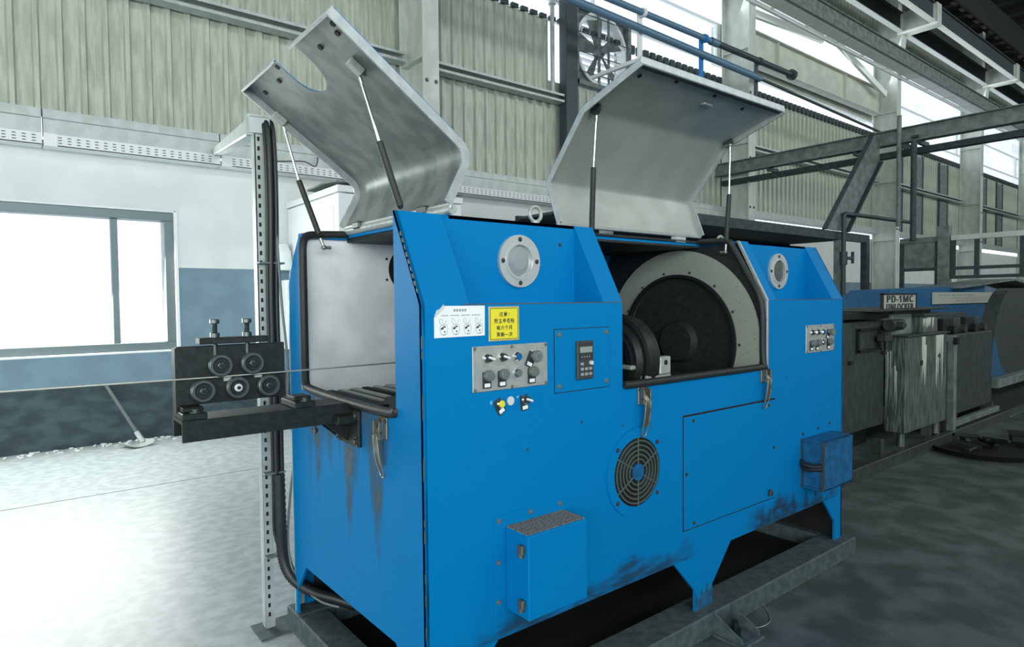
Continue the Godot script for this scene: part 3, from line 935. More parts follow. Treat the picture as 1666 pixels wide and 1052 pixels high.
func main_hood(m: Node) -> void:
	var Z := V(0, 0, 1)
	var Y := V(0, 1, 0)
	var X := V(1, 0, 0)
	var x0 := 0.885
	var x1 := 1.895
	var H := Vector2(-0.37, 1.770)
	var A := Vector2(-0.442, 1.958)
	var B := Vector2(-0.222, 2.224)
	var T := Vector2(0.084, 2.328)
	var run := [H]
	run.append_array(arc(H, A, B, 0.02, 3))
	run.append_array(arc(A, B, T, 0.02, 3))
	run.append(T)
	run.reverse()
	var b := MB.new()
	b.sheet(PackedVector2Array(run), Z, Y, X, x0, x1, 0.004)
	var hd := part("main_hood", b, M.hood, m, "raised main hood of three grey bent leaves")
	b = MB.new()
	b.sheet(PackedVector2Array(run), Z, Y, X, x0, x1, -0.0025)
	part("outer_skin", b, M.blue, hd)
	run.reverse()
	var left := Vector2(-(A - H).y, (A - H).x)
	var sg := 1.0 if left.dot(Vector2(1, 0)) > 0 else -1.0
	var fp := flange_poly(run, 0.028 * sg)
	for x in [[x0, x0 + 0.005], [x1 - 0.005, x1]]:
		b = MB.new()
		b.prism(fp, V(0, 0, 0), Z, Y, X, x[0] - 0.001, x[1] + 0.001)
		part("rim", b, M.hood_edge, hd)
	var d := (T - B).normalized()
	b = MB.new()
	b.bar(V(x0, T.y - 0.006, T.x), V(x1, T.y - 0.006, T.x), 0.012, 0.03, 0.003)
	part("rim", b, M.hood_edge, hd)
	b = MB.new()
	b.bar(V(x0, H.y, H.x), V(x1, H.y, H.x), 0.02, 0.014, 0.003)
	part("rim", b, M.hood_edge, hd)
	b = MB.new()
	b.tube(PackedVector3Array([V(x0 + 0.02, T.y - 0.018, T.x - 0.014), V(x1 - 0.02, T.y - 0.018, T.x - 0.014)]), 0.009, 8)
	part("lip_seal", b, M.rubber, hd)
	var ni := Vector2(d.y, -d.x)
	for q in [[0.96, 0.25], [1.15, 0.28], [1.42, 0.27], [1.66, 0.25]]:
		b = MB.new()
		var p: Vector2 = B + d * q[1] + ni * 0.004
		b.ring(V(q[0], p.y, p.x), X, V(0, d.y, d.x), V(0, ni.y, ni.x), 0.0, 0.009, 0.0, 0.004, 14)
		part("bolt", b, M.black, hd)
	b = MB.new()
	b.bb(1.40, 1.46, 2.278, 2.286, -0.02, 0.0, 0.002)
	part("catch_plate", b, M.hood_edge, hd)
	for x in [0.935, 1.868]:
		b = MB.new()
		var p: Vector2 = B + ni * 0.014
		b.ring(V(x - 0.008, p.y + 0.01, p.x + 0.03), Z, Y, X, 0.0, 0.026, 0.0, 0.012, 20)
		part("strut_lug", b, M.bolt, hd)
	# hinges
	for x in [1.0, 1.72]:
		b = MB.new()
		b.rod(V(x - 0.04, 1.752, -0.375), V(x + 0.04, 1.752, -0.375), 0.016, 12)
		b.bb(x - 0.04, x + 0.04, 1.735, 1.742, -0.41, -0.36)
		part("hinge", b, M.alu, m)
	b = MB.new()
	b.bb(0.88, 1.90, 1.735, 1.747, -0.39, -0.36, 0.003)
	part("bay_edge_trim", b, M.rubber, m)

func gas_strut(m: Node, top: Vector3, mid: Vector3, bot: Vector3, endhood: bool) -> void:
	var b := MB.new()
	var d := (bot - mid).normalized()
	b.lathe([Vector2(0.004, -0.006), Vector2(0.0105, -0.004), Vector2(0.0115, 0.0), Vector2(0.0115, mid.distance_to(bot) - 0.06), Vector2(0.0065, mid.distance_to(bot) - 0.05), Vector2(0, mid.distance_to(bot) - 0.05)], mid, d, 16)
	var g := part("gas_strut", b, M.rubber, m, "black gas strut cylinder of the end hood" if endhood else "black gas strut cylinder of the main hood")
	b = MB.new()
	b.rod(top, mid + d * 0.01, 0.0046, 12)
	part("piston_rod", b, M.chrome, g, "chrome piston rod")
	for q in [[top, 1], [bot, -1]]:
		b = MB.new()
		b.ball(q[0], 0.011)
		b.rod(q[0], q[0] - d * 0.04 * q[1] * -1.0, 0.0065, 10)
		b.rod(q[0], q[0] + (V(0.03, 0.0, 0) if endhood else V(0, 0, -0.03)), 0.007, 10)
		part("ball_joint", b, M.steel, g)

func latch(m: Node, at: Vector3, yaw: float) -> void:
	var xf := Transform3D(Basis(Vector3.UP, yaw).scaled(Vector3.ONE * 1.18), at)
	var b := MB.new()
	b.xf = xf
	b.box(V(0, -0.012, 0.003), V(0.044, 0.062, 0.006), 0.002)
	b.box(V(-0.016, -0.016, 0.016), V(0.004, 0.05, 0.022), 0.001)
	b.box(V(0.016, -0.016, 0.016), V(0.004, 0.05, 0.022), 0.001)
	var l := part("toggle_latch", b, M.latch, m, "worn steel toggle latch")
	b = MB.new()
	b.xf = xf
	b.sheet(P2([0.010, -0.01, 0.024, -0.03, 0.026, -0.06, 0.018, -0.095, 0.012, -0.115]), V(0, 0, 1), V(0, 1, 0), V(1, 0, 0), -0.011, 0.011, 0.004)
	part("latch_lever", b, M.latch, l)
	b = MB.new()
	b.xf = xf
	b.tube(smooth(P3([-0.012, -0.03, 0.03, -0.013, -0.09, 0.024, -0.012, -0.135, 0.012, -0.006, -0.148, 0.009, 0.006, -0.148, 0.009, 0.012, -0.135, 0.012, 0.013, -0.09, 0.024, 0.012, -0.03, 0.03]), 4), 0.0026, 8)
	part("wire_bail", b, M.steel, l)
	for x in [-0.016, 0.016]:
		b = MB.new()
		b.xf = xf
		b.rod(V(x, 0.008, 0.006), V(x, 0.008, 0.010), 0.006, 10)
		b.rod(V(x * 1.35, -0.022, 0.022), V(x * 0.9, -0.022, 0.022), 0.005, 8)
		part("rivet", b, M.bolt, l)

func plate(m: Node, called: String, mt: Material, x0: float, x1: float, y0: float, y1: float, dz: float, label: String, z := 0.0, bv := 0.002) -> MeshInstance3D:
	var b := MB.new()
	b.bb(x0, x1, y0, y1, z, z + dz, bv)
	return part(called, b, mt, m, label)

func bezel_button(pn: Node, c: Vector3, kind: String, cap: Material) -> void:
	var Z := V(0, 0, 1)
	var b := MB.new()
	if kind == "selector":
		b.lathe([Vector2(0.0155, 0), Vector2(0.0155, 0.006), Vector2(0.013, 0.010), Vector2(0, 0.010)], c, Z, 24)
		var s := part("selector_switch", b, M.chrome, pn, "black and white selector switch")
		b = MB.new()
		b.lathe([Vector2(0.0115, 0.010), Vector2(0.011, 0.018), Vector2(0, 0.019)], c, Z, 20)
		part("switch_knob", b, M.ink, s)
		b = MB.new()
		b.box(c + V(0.004, 0.0, 0.022), V(0.026, 0.007, 0.010), 0.002, Basis(Z, -0.35))
		part("switch_pointer", b, M.paper, s)
	elif kind == "stop":
		b.lathe([Vector2(0.012, 0), Vector2(0.012, 0.018), Vector2(0.019, 0.020), Vector2(0.020, 0.026), Vector2(0.018, 0.031), Vector2(0, 0.033)], c, Z, 28)
		var s := part("stop_button", b, cap, pn, "grey mushroom stop button")
		b = MB.new()
		b.ring(c + V(0, 0, 0.0318), V(1, 0, 0), V(0, 1, 0), Z, 0.0115, 0.0125, 0, 0.001, 24)
		part("button_mark", b, M.alu, s)
		b = MB.new()
		b.lathe([Vector2(0.0165, 0), Vector2(0.0165, 0.008), Vector2(0, 0.008)], c, Z, 24)
		part("bezel", b, M.chrome, s)
	else:
		b.lathe([Vector2(0.0115, 0), Vector2(0.0115, 0.013), Vector2(0.010, 0.015), Vector2(0, 0.0155)], c, Z, 24)
		var s := part("push_button", b, cap, pn)
		b = MB.new()
		b.lathe([Vector2(0.0155, 0), Vector2(0.0155, 0.006), Vector2(0.012, 0.011), Vector2(0.0115, 0.011)], c, Z, 24)
		part("bezel", b, M.chrome, s)

func legend(pn: Node, c: Vector3, tilt := 0.0) -> void:
	var b := MB.new()
	b.box(c + V(0, 0, 0.002), V(0.033, 0.052, 0.004), 0.001, Basis(V(0, 0, 1), tilt))
	part("legend_holder", b, M.ink, pn)
	b = MB.new()
	b.box(c + Basis(V(0, 0, 1), tilt) * V(0, -0.016, 0.0046), V(0.022, 0.012, 0.0016), 0.0004, Basis(V(0, 0, 1), tilt))
	part("legend_plate", b, M.paper, pn)

func glyphs(b: MB, text: String, o: Vector3, size: float, step: float, wd: float) -> void:   # strokes on a ten by ten grid, four digits each
	var strokes := {
		"注": "1122 0415 0926 6071 4292 4595 3999 6269", "意": "5051 1191 0393 2484 2426 8486 2585 2686 1709 3739 3979 5758 8798",
		"防": "1019 1030 3023 2335 3516 6071 4292 6249 6484 8489 8979", "尘": "5054 3113 7183 2686 5559 1999", "羊": "3041 7061 1292 2484 0696 5259",
		"毛": "8021 1392 0695 4148 4859 5999 9997", "毡": "4011 0353 0555 2128 2839 3999 7074 7292 6494 6467 9497 6797", "每": "3013 2191 3383 3328 2898 8389 0595 5455 5657",
		"六": "5052 0393 4519 6599", "个": "5005 5095 5359", "月": "2080 2026 2619 8089 8979 2383 2686", "更": "0090 2282 2226 8286 2484 2686 5056 5619 3699",
		"换": "0232 2029 2918 0634 6042 6181 4393 4346 9396 7375 3696 6649 7699", "一": "0595", "次": "0113 0926 5043 4292 9284 6339 6599", "：": "3334 3738"}
	for i in text.length():
		var s: String = strokes.get(text[i], "")
		for st in s.split(" ", false):
			var p := o + V(i * step + int(st[0]) * size / 9.0, size - int(st[1]) * size / 9.0, 0)
			var q := o + V(i * step + int(st[2]) * size / 9.0, size - int(st[3]) * size / 9.0, 0)
			var d := (q - p).normalized()
			b.bar(p - d * wd * 0.4, q + d * wd * 0.4, wd, 0.0004, 0.0, V(0, 0, 1))

func machine_fittings(m: Node) -> void:
	var X := V(1, 0, 0)
	var Y := V(0, 1, 0)
	var Z := V(0, 0, 1)
	var b := MB.new()
	# white instruction sticker with four pictures, one corner peeling
	b.prism(P2([0.043, 1.340, 0.229, 1.341, 0.230, 1.435, 0.078, 1.436, 0.052, 1.422, 0.043, 1.400]), V(0, 0, 0), X, Y, Z, 0.0, 0.0012)
	var st := part("instruction_sticker", b, M.paper, m, "white instruction sticker with a peeling corner")
	var cu := MB.new()
	cu.xf = Transform3D(Basis.IDENTITY, V(0.066, 1.415, 0.001))
	cu.sheet(P2([0.0, 0.0, 0.008, 0.001, 0.014, 0.006, 0.015, 0.011]), V(-0.7, 0.71, 0), Z, V(0.71, 0.7, 0), -0.022, 0.022, 0.0008)
	part("peeling_corner", cu, M.paper, st)
	b = MB.new()
	for i in 5:
		b.bb(0.112 + i * 0.010, 0.119 + i * 0.010, 1.418, 1.426, 0.0012, 0.0015)
	for i in 22:
		if i % 6 != 4:
			b.bb(0.068 + i * 0.0066, 0.073 + i * 0.0066, 1.405, 1.408, 0.0012, 0.0015)
	part("print", b, M.ink_pale, st)
	for i in 4:
		b = MB.new()
		var c := V(0.075 + i * 0.0435, 1.372, 0.0014)
		b.tube(smooth(P3([c.x - 0.012, c.y + 0.026, c.z, c.x - 0.002, c.y + 0.020, c.z, c.x - 0.004, c.y + 0.008, c.z, c.x - 0.013, c.y + 0.014, c.z, c.x - 0.012, c.y + 0.026, c.z]), 4), 0.0006, 4)
		b.bar(c + V(0.013, 0.022, 0), c + V(0, 0.006, 0), 0.0014, 0.0006)
		b.tube(smooth(P3([c.x - 0.010, c.y + 0.004, c.z, c.x + 0.012, c.y + 0.006, c.z, c.x + 0.012, c.y - 0.018, c.z, c.x - 0.004, c.y - 0.024, c.z, c.x - 0.012, c.y - 0.010, c.z, c.x - 0.010, c.y + 0.004, c.z]), 4), 0.0007, 4)
		part("picture", b, M.ink_pale, st)
		b = MB.new()
		b.box(c + V(-0.004, -0.004, 0), V(0.010, 0.006, 0.0008), 0.0, Basis(Z, 0.5))
		b.box(c + V(0.004, 0.001, 0), V(0.008, 0.004, 0.0008), 0.0, Basis(Z, -0.3))
		b.box(c + V(0.004, -0.014, 0), V(0.004, 0.005, 0.0008))
		b.box(c + V(0.004, -0.023, 0), V(0.010, 0.0016, 0.0008))
		part("picture", b, M.ink, st)
	# yellow notice
	var yn := plate(m, "yellow_notice", M.alu, 0.244, 0.369, 1.320, 1.432, 0.002, "yellow notice of four lines in dark characters", 0.0, 0.0006)
	plate(yn, "notice_field", M.yellow, 0.2475, 0.3655, 1.3235, 1.4285, 0.0006, "", 0.002, 0.0)
	b = MB.new()
	for r in [[0.2495, 0.3635, 1.4245, 1.4265], [0.2495, 0.3635, 1.3255, 1.3275], [0.2495, 0.2515, 1.3255, 1.4265], [0.3615, 0.3635, 1.3255, 1.4265]]:
		b.bb(r[0], r[1], r[2], r[3], 0.0026, 0.0029)
	glyphs(b, "注意：", V(0.287, 1.4005, 0.0028), 0.0130, 0.0175, 0.0019)
	glyphs(b, "防尘羊毛毡", V(0.2665, 1.3785, 0.0028), 0.0130, 0.0166, 0.0019)
	glyphs(b, "每六个月", V(0.275, 1.3565, 0.0028), 0.0130, 0.0168, 0.0019)
	glyphs(b, "更换一次", V(0.275, 1.3345, 0.0028), 0.0130, 0.0168, 0.0019)
	part("notice_text", b, M.ink, yn, "注意：防尘羊毛毡每六个月更换一次")
	# control panels
	control_panel(m, V(0.334, 1.2345, 0), 1.0)
	control_panel(m, V(2.432, 1.2335, 0), 1.0)
	legend(m, V(0.284, 1.108, 0.0), 0.5)
	bezel_button(m, V(0.284, 1.118, 0.004), "push", M.yellow)
	b = MB.new()
	b.lathe([Vector2(0.0145, 0), Vector2(0.0145, 0.003), Vector2(0, 0.0035)], V(0.33, 1.122, 0), Z, 24)
	part("blanking_plug", b, M.white_plastic, m, "white round blanking plug")
	legend(m, V(0.388, 1.110, 0.0), 0.12)
	bezel_button(m, V(0.388, 1.121, 0.004), "selector", M.ink)
	b = MB.new()
	b.bb(0.247, 0.257, 1.118, 1.130, 0, 0.0008)
	b.bb(0.356, 0.366, 1.128, 1.135, 0, 0.0008)
	part("paint_chip", b, mat(rgb(90, 178, 222), 0.4), m)
	# speed display on its own cover
	plate(m, "cover_gasket", M.black, 0.524, 0.801, 1.125, 1.350, 0.0012, "", 0.0, 0.0)
	var dc := plate(m, "display_cover", M.blue, 0.5265, 0.7985, 1.1275, 1.3475, 0.004, "small blue cover plate with a keypad display", 0.0, 0.0012)
	for p in [[0.547, 1.330], [0.783, 1.330], [0.545, 1.149], [0.783, 1.149]]:
		screw(dc, V(p[0], p[1], 0.004), Z, 0.0062)
	var kp := plate(m, "keypad_display", M.plastic, 0.623, 0.705, 1.166, 1.304, 0.012, "dark keypad display unit", 0.004, 0.003)
	plate(kp, "display_field", M.ink, 0.631, 0.699, 1.236, 1.296, 0.001, "", 0.016, 0.0)
	plate(kp, "display_glass", M.lcd, 0.634, 0.695, 1.262, 1.283, 0.0012, "", 0.0165, 0.0)
	b = MB.new()
	for i in 4:
		var x := 0.643 + i * 0.012
		for s in [[0, 0.006, 0.0, 0.001], [0, 0.006, 0.012, 0.013], [0, 0.001, 0, 0.013], [0.005, 0.006, 0, 0.013]]:
			b.bb(x + s[0], x + s[1], 1.266 + s[2], 1.266 + s[3], 0.0176, 0.0179)
	for i in 4:
		b.bb(0.642 + i * 0.012, 0.647 + i * 0.012, 1.245, 1.249, 0.0168, 0.0174)
	part("display_digits", b, M.ink_pale, kp)
	for r in 3:
		for c in 3:
			if r == 0 and c > 0:
				continue
			b = MB.new()
			b.box(V(0.644 + c * 0.0205, 1.222 - r * 0.0185, 0.0175), V(0.014, 0.010, 0.004), 0.001)
			part("key", b, M.ink_pale, kp)
	b = MB.new()
	b.lathe([Vector2(0.008, 0), Vector2(0.0075, 0.008), Vector2(0, 0.009)], V(0.688, 1.224, 0.016), Z, 16)
	part("speed_knob", b, M.white_plastic, kp)
	# round fan guard
	var fc := V(0.957, 0.777, 0.0)
	b = MB.new()
	b.ring(fc, X, Y, Z, 0.134, 0.174, 0.0, 0.005, 72)
	var fg := part("fan_guard_plate", b, M.blue, m, "round blue plate of the ventilation grille")
	b = MB.new()
	b.ring(fc, X, Y, Z, 0.0, 0.134, 0.0008, 0.0014, 60)
	part("fan_opening", b, M.black, fg)
	for r in [0.05, 0.068, 0.086, 0.104, 0.122]:
		b = MB.new()
		b.ring(fc, X, Y, Z, r - 0.003, r + 0.003, 0.003, 0.008, 60)
		part("guard_ring", b, M.guard, fg)
	for i in 6:
		b = MB.new()
		var a := PI / 6 + TAU * i / 6.0 + PI / 3
		b.bar(fc + V(cos(a) * 0.03, sin(a) * 0.03, 0.0065), fc + V(cos(a) * 0.136, sin(a) * 0.136, 0.0065), 0.006, 0.005, 0.001, Z)
		part("guard_spoke", b, M.guard, fg)
	b = MB.new()
	b.lathe([Vector2(0.034, 0.003), Vector2(0.033, 0.009), Vector2(0, 0.0095)], fc, Z, 32)
	part("guard_hub", b, M.blue_worn, fg)
	for a in [0.72, 2.42, 3.86, 5.56]:
		screw(fg, fc + V(cos(a) * 0.155, sin(a) * 0.155, 0.005), Z, 0.0062, M.bolt)
	# access panel
	plate(m, "panel_gap", M.black, 1.247, 1.983, 0.468, 0.961, 0.001, "", 0.0, 0.0)
	var ap := plate(m, "access_panel", M.blue, 1.2515, 1.9785, 0.4725, 0.953, 0.004, "large square access panel", 0.0, 0.0015)
	for p in [[1.315, 0.932], [1.92, 0.932], [1.268, 0.71], [1.965, 0.72], [1.32, 0.492], [1.925, 0.498]]:
		screw(ap, V(p[0], p[1], 0.004), Z, 0.0055, M.bolt)
	b = MB.new()
	b.box(V(1.925, 0.505, 0.012), V(0.026, 0.03, 0.016), 0.004)
	part("panel_latch", b, M.bolt, ap)
	# junction box with lid
	var jf := plate(m, "junction_box_flange", M.blue, 0.257, 0.602, 0.42, 0.752, 0.003, "", 0.0, 0.001)
	for p in [[0.276, 0.735], [0.41, 0.738], [0.545, 0.738], [0.272, 0.60], [0.272, 0.47], [0.592, 0.585]]:
		screw(jf, V(p[0], p[1], 0.003), Z, 0.006)
	b = MB.new()
	b.bb(0.3, 0.56, 0.44, 0.712, 0.003, 0.122, 0.004)
	var jb := part("junction_box", b, M.blue, m, "deep blue junction box low on the front")
	b = MB.new()
	b.bb(0.303, 0.557, 0.712, 0.7145, 0.005, 0.112)
	part("dusty_top", b, mat(rgb(140, 134, 124), 0.95, 0.0, noise_tex(21, 0.08, 3, 0.3, 0.5, rgb(120, 130, 140), Color.WHITE), V(6, 6, 6)), jb, "brown dust on top")
	for y in [0.665, 0.49]:
		b = MB.new()
		b.box(V(0.291, y, 0.095), V(0.016, 0.03, 0.028), 0.004)
		b.rod(V(0.292, y - 0.024, 0.094), V(0.292, y + 0.01, 0.094), 0.010, 12)
		part("box_hinge", b, M.latch, jb, "rusty hinge block")
	# second box at the far end, its left side open on cables
	b = MB.new()
	b.bb(2.24, 2.56, 0.712, 0.722, 0.0, 0.12, 0.002)
	b.bb(2.24, 2.56, 0.47, 0.48, 0.0, 0.12, 0.002)
	b.bb(2.24, 2.56, 0.47, 0.722, 0.11, 0.12, 0.002)
	b.bb(2.55, 2.56, 0.47, 0.722, 0.0, 0.12, 0.002)
	b.bb(2.25, 2.262, 0.48, 0.712, 0.004, 0.11)
	var b2 := part("terminal_box", b, M.blue_worn, m, "worn blue terminal box at the far end")
	b = MB.new()
	b.tube(smooth(P3([2.236, 0.61, 0.005, 2.22, 0.598, 0.03, 2.225, 0.592, 0.07, 2.238, 0.6, 0.11]), 5), 0.012, 8)
	b.tube(smooth(P3([2.238, 0.585, 0.005, 2.226, 0.572, 0.04, 2.23, 0.58, 0.08, 2.24, 0.585, 0.11]), 5), 0.012, 8)
	part("clamp_cable", b, M.rubber, b2, "black cable across the box")
	b = MB.new()
	b.bb(2.237, 2.243, 0.47, 0.722, 0.0, 0.008)
	b.bb(2.236, 2.242, 0.47, 0.722, 0.106, 0.122)
	part("rusty_edge", b, M.tank_dark, b2)
	for p in [[2.26, 0.745], [2.42, 0.755], [2.55, 0.765]]:
		screw(b2, V(p[0], p[1], 0.0), Z, 0.006, M.bolt)
	# latches under both openings
	latch(m, V(0.985, 1.09, 0.0), 0.0)
	latch(m, V(1.872, 1.10, 0.0), 0.0)
	latch(m, V(0.0, 1.055, -0.245), -PI / 2)
	# worn bolts and a rear bracket
	for p in [[0.77, 1.66], [0.655, 1.01], [0.875, 0.97], [2.44, 0.83], [2.09, 1.05], [0.40, 0.95]]:
		if p[1] > 1.5:
			screw(m, V(0.70, p[1], -0.155), Z, 0.005, M.bolt)
		else:
			b = MB.new()
			b.ring(V(p[0], p[1], 0), X, Y, Z, 0.0, 0.006, 0.0, 0.0006, 10, 0.6)
			part("paint_chip", b, M.ink, m)
	# bare scratches on the folds of the left housing
	b = MB.new()
	for i in 9:
		var t := 0.12 + i * 0.075
		b.bar(V(-0.0006, 1.44 + 0.295 * t, -0.155 * t + 0.0005), V(-0.0006, 1.44 + 0.295 * (t + 0.045), -0.155 * (t + 0.045) + 0.0005), 0.003 + 0.003 * absf(sin(i * 2.1)), 0.0016)
	for i in 12:
		var y := 0.35 + i * 0.09 + 0.03 * sin(i * 3.3)
		b.bb(-0.0008, 0.002, y, y + 0.02 + 0.02 * absf(sin(i * 1.9)), -0.002, 0.0008)
	part("scratched_edge", b, M.latch, m).set_meta("kind", "stuff")
	# greasy stains on the end panel under the sill and behind the arm
	stain(m, "grey grease stain below the end opening", V(-0.0006, 0.79, -0.56), Basis(-Z, Y, -X), Vector2(0.78, 0.6), 31, rgb(78, 96, 104), 0.9)
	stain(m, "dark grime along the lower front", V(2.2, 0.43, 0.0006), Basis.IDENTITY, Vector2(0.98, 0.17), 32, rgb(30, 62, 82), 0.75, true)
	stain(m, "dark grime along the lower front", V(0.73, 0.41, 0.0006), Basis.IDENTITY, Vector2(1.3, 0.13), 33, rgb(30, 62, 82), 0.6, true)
	# foot bolted to the floor in front of the middle leg
	b = MB.new()
	b.bb(1.375, 1.535, 0.0, 0.014, 0.055, 0.21, 0.003)
	for x in [1.385, 1.515]:
		b.prism(P2([0.055, 0.014, 0.19, 0.014, 0.19, 0.03, 0.055, 0.1]), V(0, 0, 0), Z, Y, X, x, x + 0.012)
	var ft := part("mounting_foot", b, M.base, m, "grimy gusseted mounting foot")
	b = MB.new()
	b.rod(V(1.45, 0.014, 0.12), V(1.45, 0.07, 0.12), 0.011, 12)
	b.lathe([Vector2(0.026, 0.014), Vector2(0.026, 0.036), Vector2(0.0, 0.036)], V(1.45, 0, 0.12), Y, 6)
	part("anchor_bolt", b, M.dark_steel, ft)
	b = MB.new()
	b.prism(P2([1.334, 0.1, 1.46, 0.1, 1.46, 0.2, 1.44, 0.16, 1.42, 0.21, 1.40, 0.15, 1.38, 0.19, 1.36, 0.14, 1.334, 0.18]), V(0, 0, 0), X, Y, Z, 0.0, 0.0006)
	part("leg_stain", b, M.blue_dirty, m)
	b = MB.new()
	b.tube(smooth(P3([1.545, 0.004, 0.11, 1.61, 0.004, 0.15, 1.70, 0.004, 0.14, 1.80, 0.004, 0.05, 1.84, 0.004, 0.0])), 0.002, 6)
	solo("wire_offcut", b, M.wire, "thin curled offcut of bright wire on the floor by the mounting foot", "wire")

func control_panel(m: Node, c: Vector3, _k: float) -> void:
	var Z := V(0, 0, 1)
	var pn := plate(m, "control_panel", M.alu, c.x - 0.156, c.x + 0.156, c.y - 0.0725, c.y + 0.0725, 0.005, "brushed metal panel of switches and buttons", 0.0, 0.002)
	var b := MB.new()
	for s in [[-0.149, 0.149, 0.064, 0.0655], [-0.149, 0.149, -0.0655, -0.064], [-0.149, -0.1475, -0.065, 0.065], [0.1475, 0.149, -0.065, 0.065]]:
		b.bb(c.x + s[0], c.x + s[1], c.y + s[2], c.y + s[3], 0.005, 0.0053)
	for i in 20:
		if i % 7 != 5:
			b.bb(c.x + 0.02 + i * 0.0062, c.x + 0.0245 + i * 0.0062, c.y + 0.052, c.y + 0.057, 0.005, 0.0053)
	for q in [[-0.1, 0.008], [-0.04, 0.008], [0.022, 0.008], [0.022, -0.048]]:
		for i in 4:
			b.bb(c.x + q[0] - 0.014 + i * 0.007, c.x + q[0] - 0.009 + i * 0.007, c.y + q[1] - 0.002, c.y + q[1] + 0.002, 0.005, 0.0053)
	part("panel_print", b, M.ink_pale, pn)
	for x in [-0.148, 0.0, 0.148]:
		for y in [-0.0655, 0.0655]:
			screw(pn, c + V(x, y, 0.005), Z, 0.0042)
	var f := V(0, 0, 0.005)
	bezel_button(pn, c + f + V(-0.1, 0.034, 0), "selector", M.ink)
	bezel_button(pn, c + f + V(-0.04, 0.034, 0), "selector", M.ink)
	bezel_button(pn, c + f + V(0.022, 0.032, 0), "push", M.knob_blue)
	legend(pn, c + f + V(0.079, 0.018, 0), -0.45)
	bezel_button(pn, c + f + V(0.090, 0.030, 0), "stop", M.knob_grey)
	for x in [-0.103, -0.042, 0.083]:
		legend(pn, c + f + V(x, -0.036, 0))
		b = MB.new()
		b.lathe([Vector2(0.014, 0), Vector2(0.0175, 0.004), Vector2(0.0175, 0.018), Vector2(0.015, 0.022), Vector2(0, 0.023)], c + f + V(x, -0.021, 0.003), Z, 24)
		part("booted_button", b, M.knob_grey, pn, "grey rubber booted button")
	bezel_button(pn, c + f + V(0.022, -0.022, 0), "push", M.knob_grey)

# a soft edged run of dirt lying on a panel
func stain(m: Node, label: String, at: Vector3, bs: Basis, size: Vector2, sd: int, c: Color, most: float, upward := false) -> void:
	var nz := FastNoiseLite.new()
	nz.seed = sd
	nz.frequency = 0.022
	nz.fractal_octaves = 4
	var img := Image.create(192, 160, false, Image.FORMAT_RGBA8)
	for x in 192:
		var reach := 0.42 + 0.7 * nz.get_noise_1d(x * 1.4)
		var side := smoothstep(0.0, 0.16, x / 191.0) * smoothstep(0.0, 0.16, 1.0 - x / 191.0)
		for y in 160:
			var v := y / 159.0
			if upward: v = 1.0 - v
			var a := clampf((reach - v) / 0.4 + 0.35, 0.0, 1.0) * side * (1.0 - smoothstep(0.75, 1.0, v))
			a *= clampf(0.75 + 0.9 * nz.get_noise_2d(x * 2.0, y * 1.2), 0.0, 1.0)
			img.set_pixel(x, y, Color(c.r, c.g, c.b, a * most))
	var mt := StandardMaterial3D.new()
	mt.albedo_texture = ImageTexture.create_from_image(img)
	mt.transparency = BaseMaterial3D.TRANSPARENCY_ALPHA
	mt.roughness = 0.7
	var q := QuadMesh.new()
	q.size = size
	put("grease_stain", q, mt, m, Transform3D(bs, at)).set_meta("label", label)

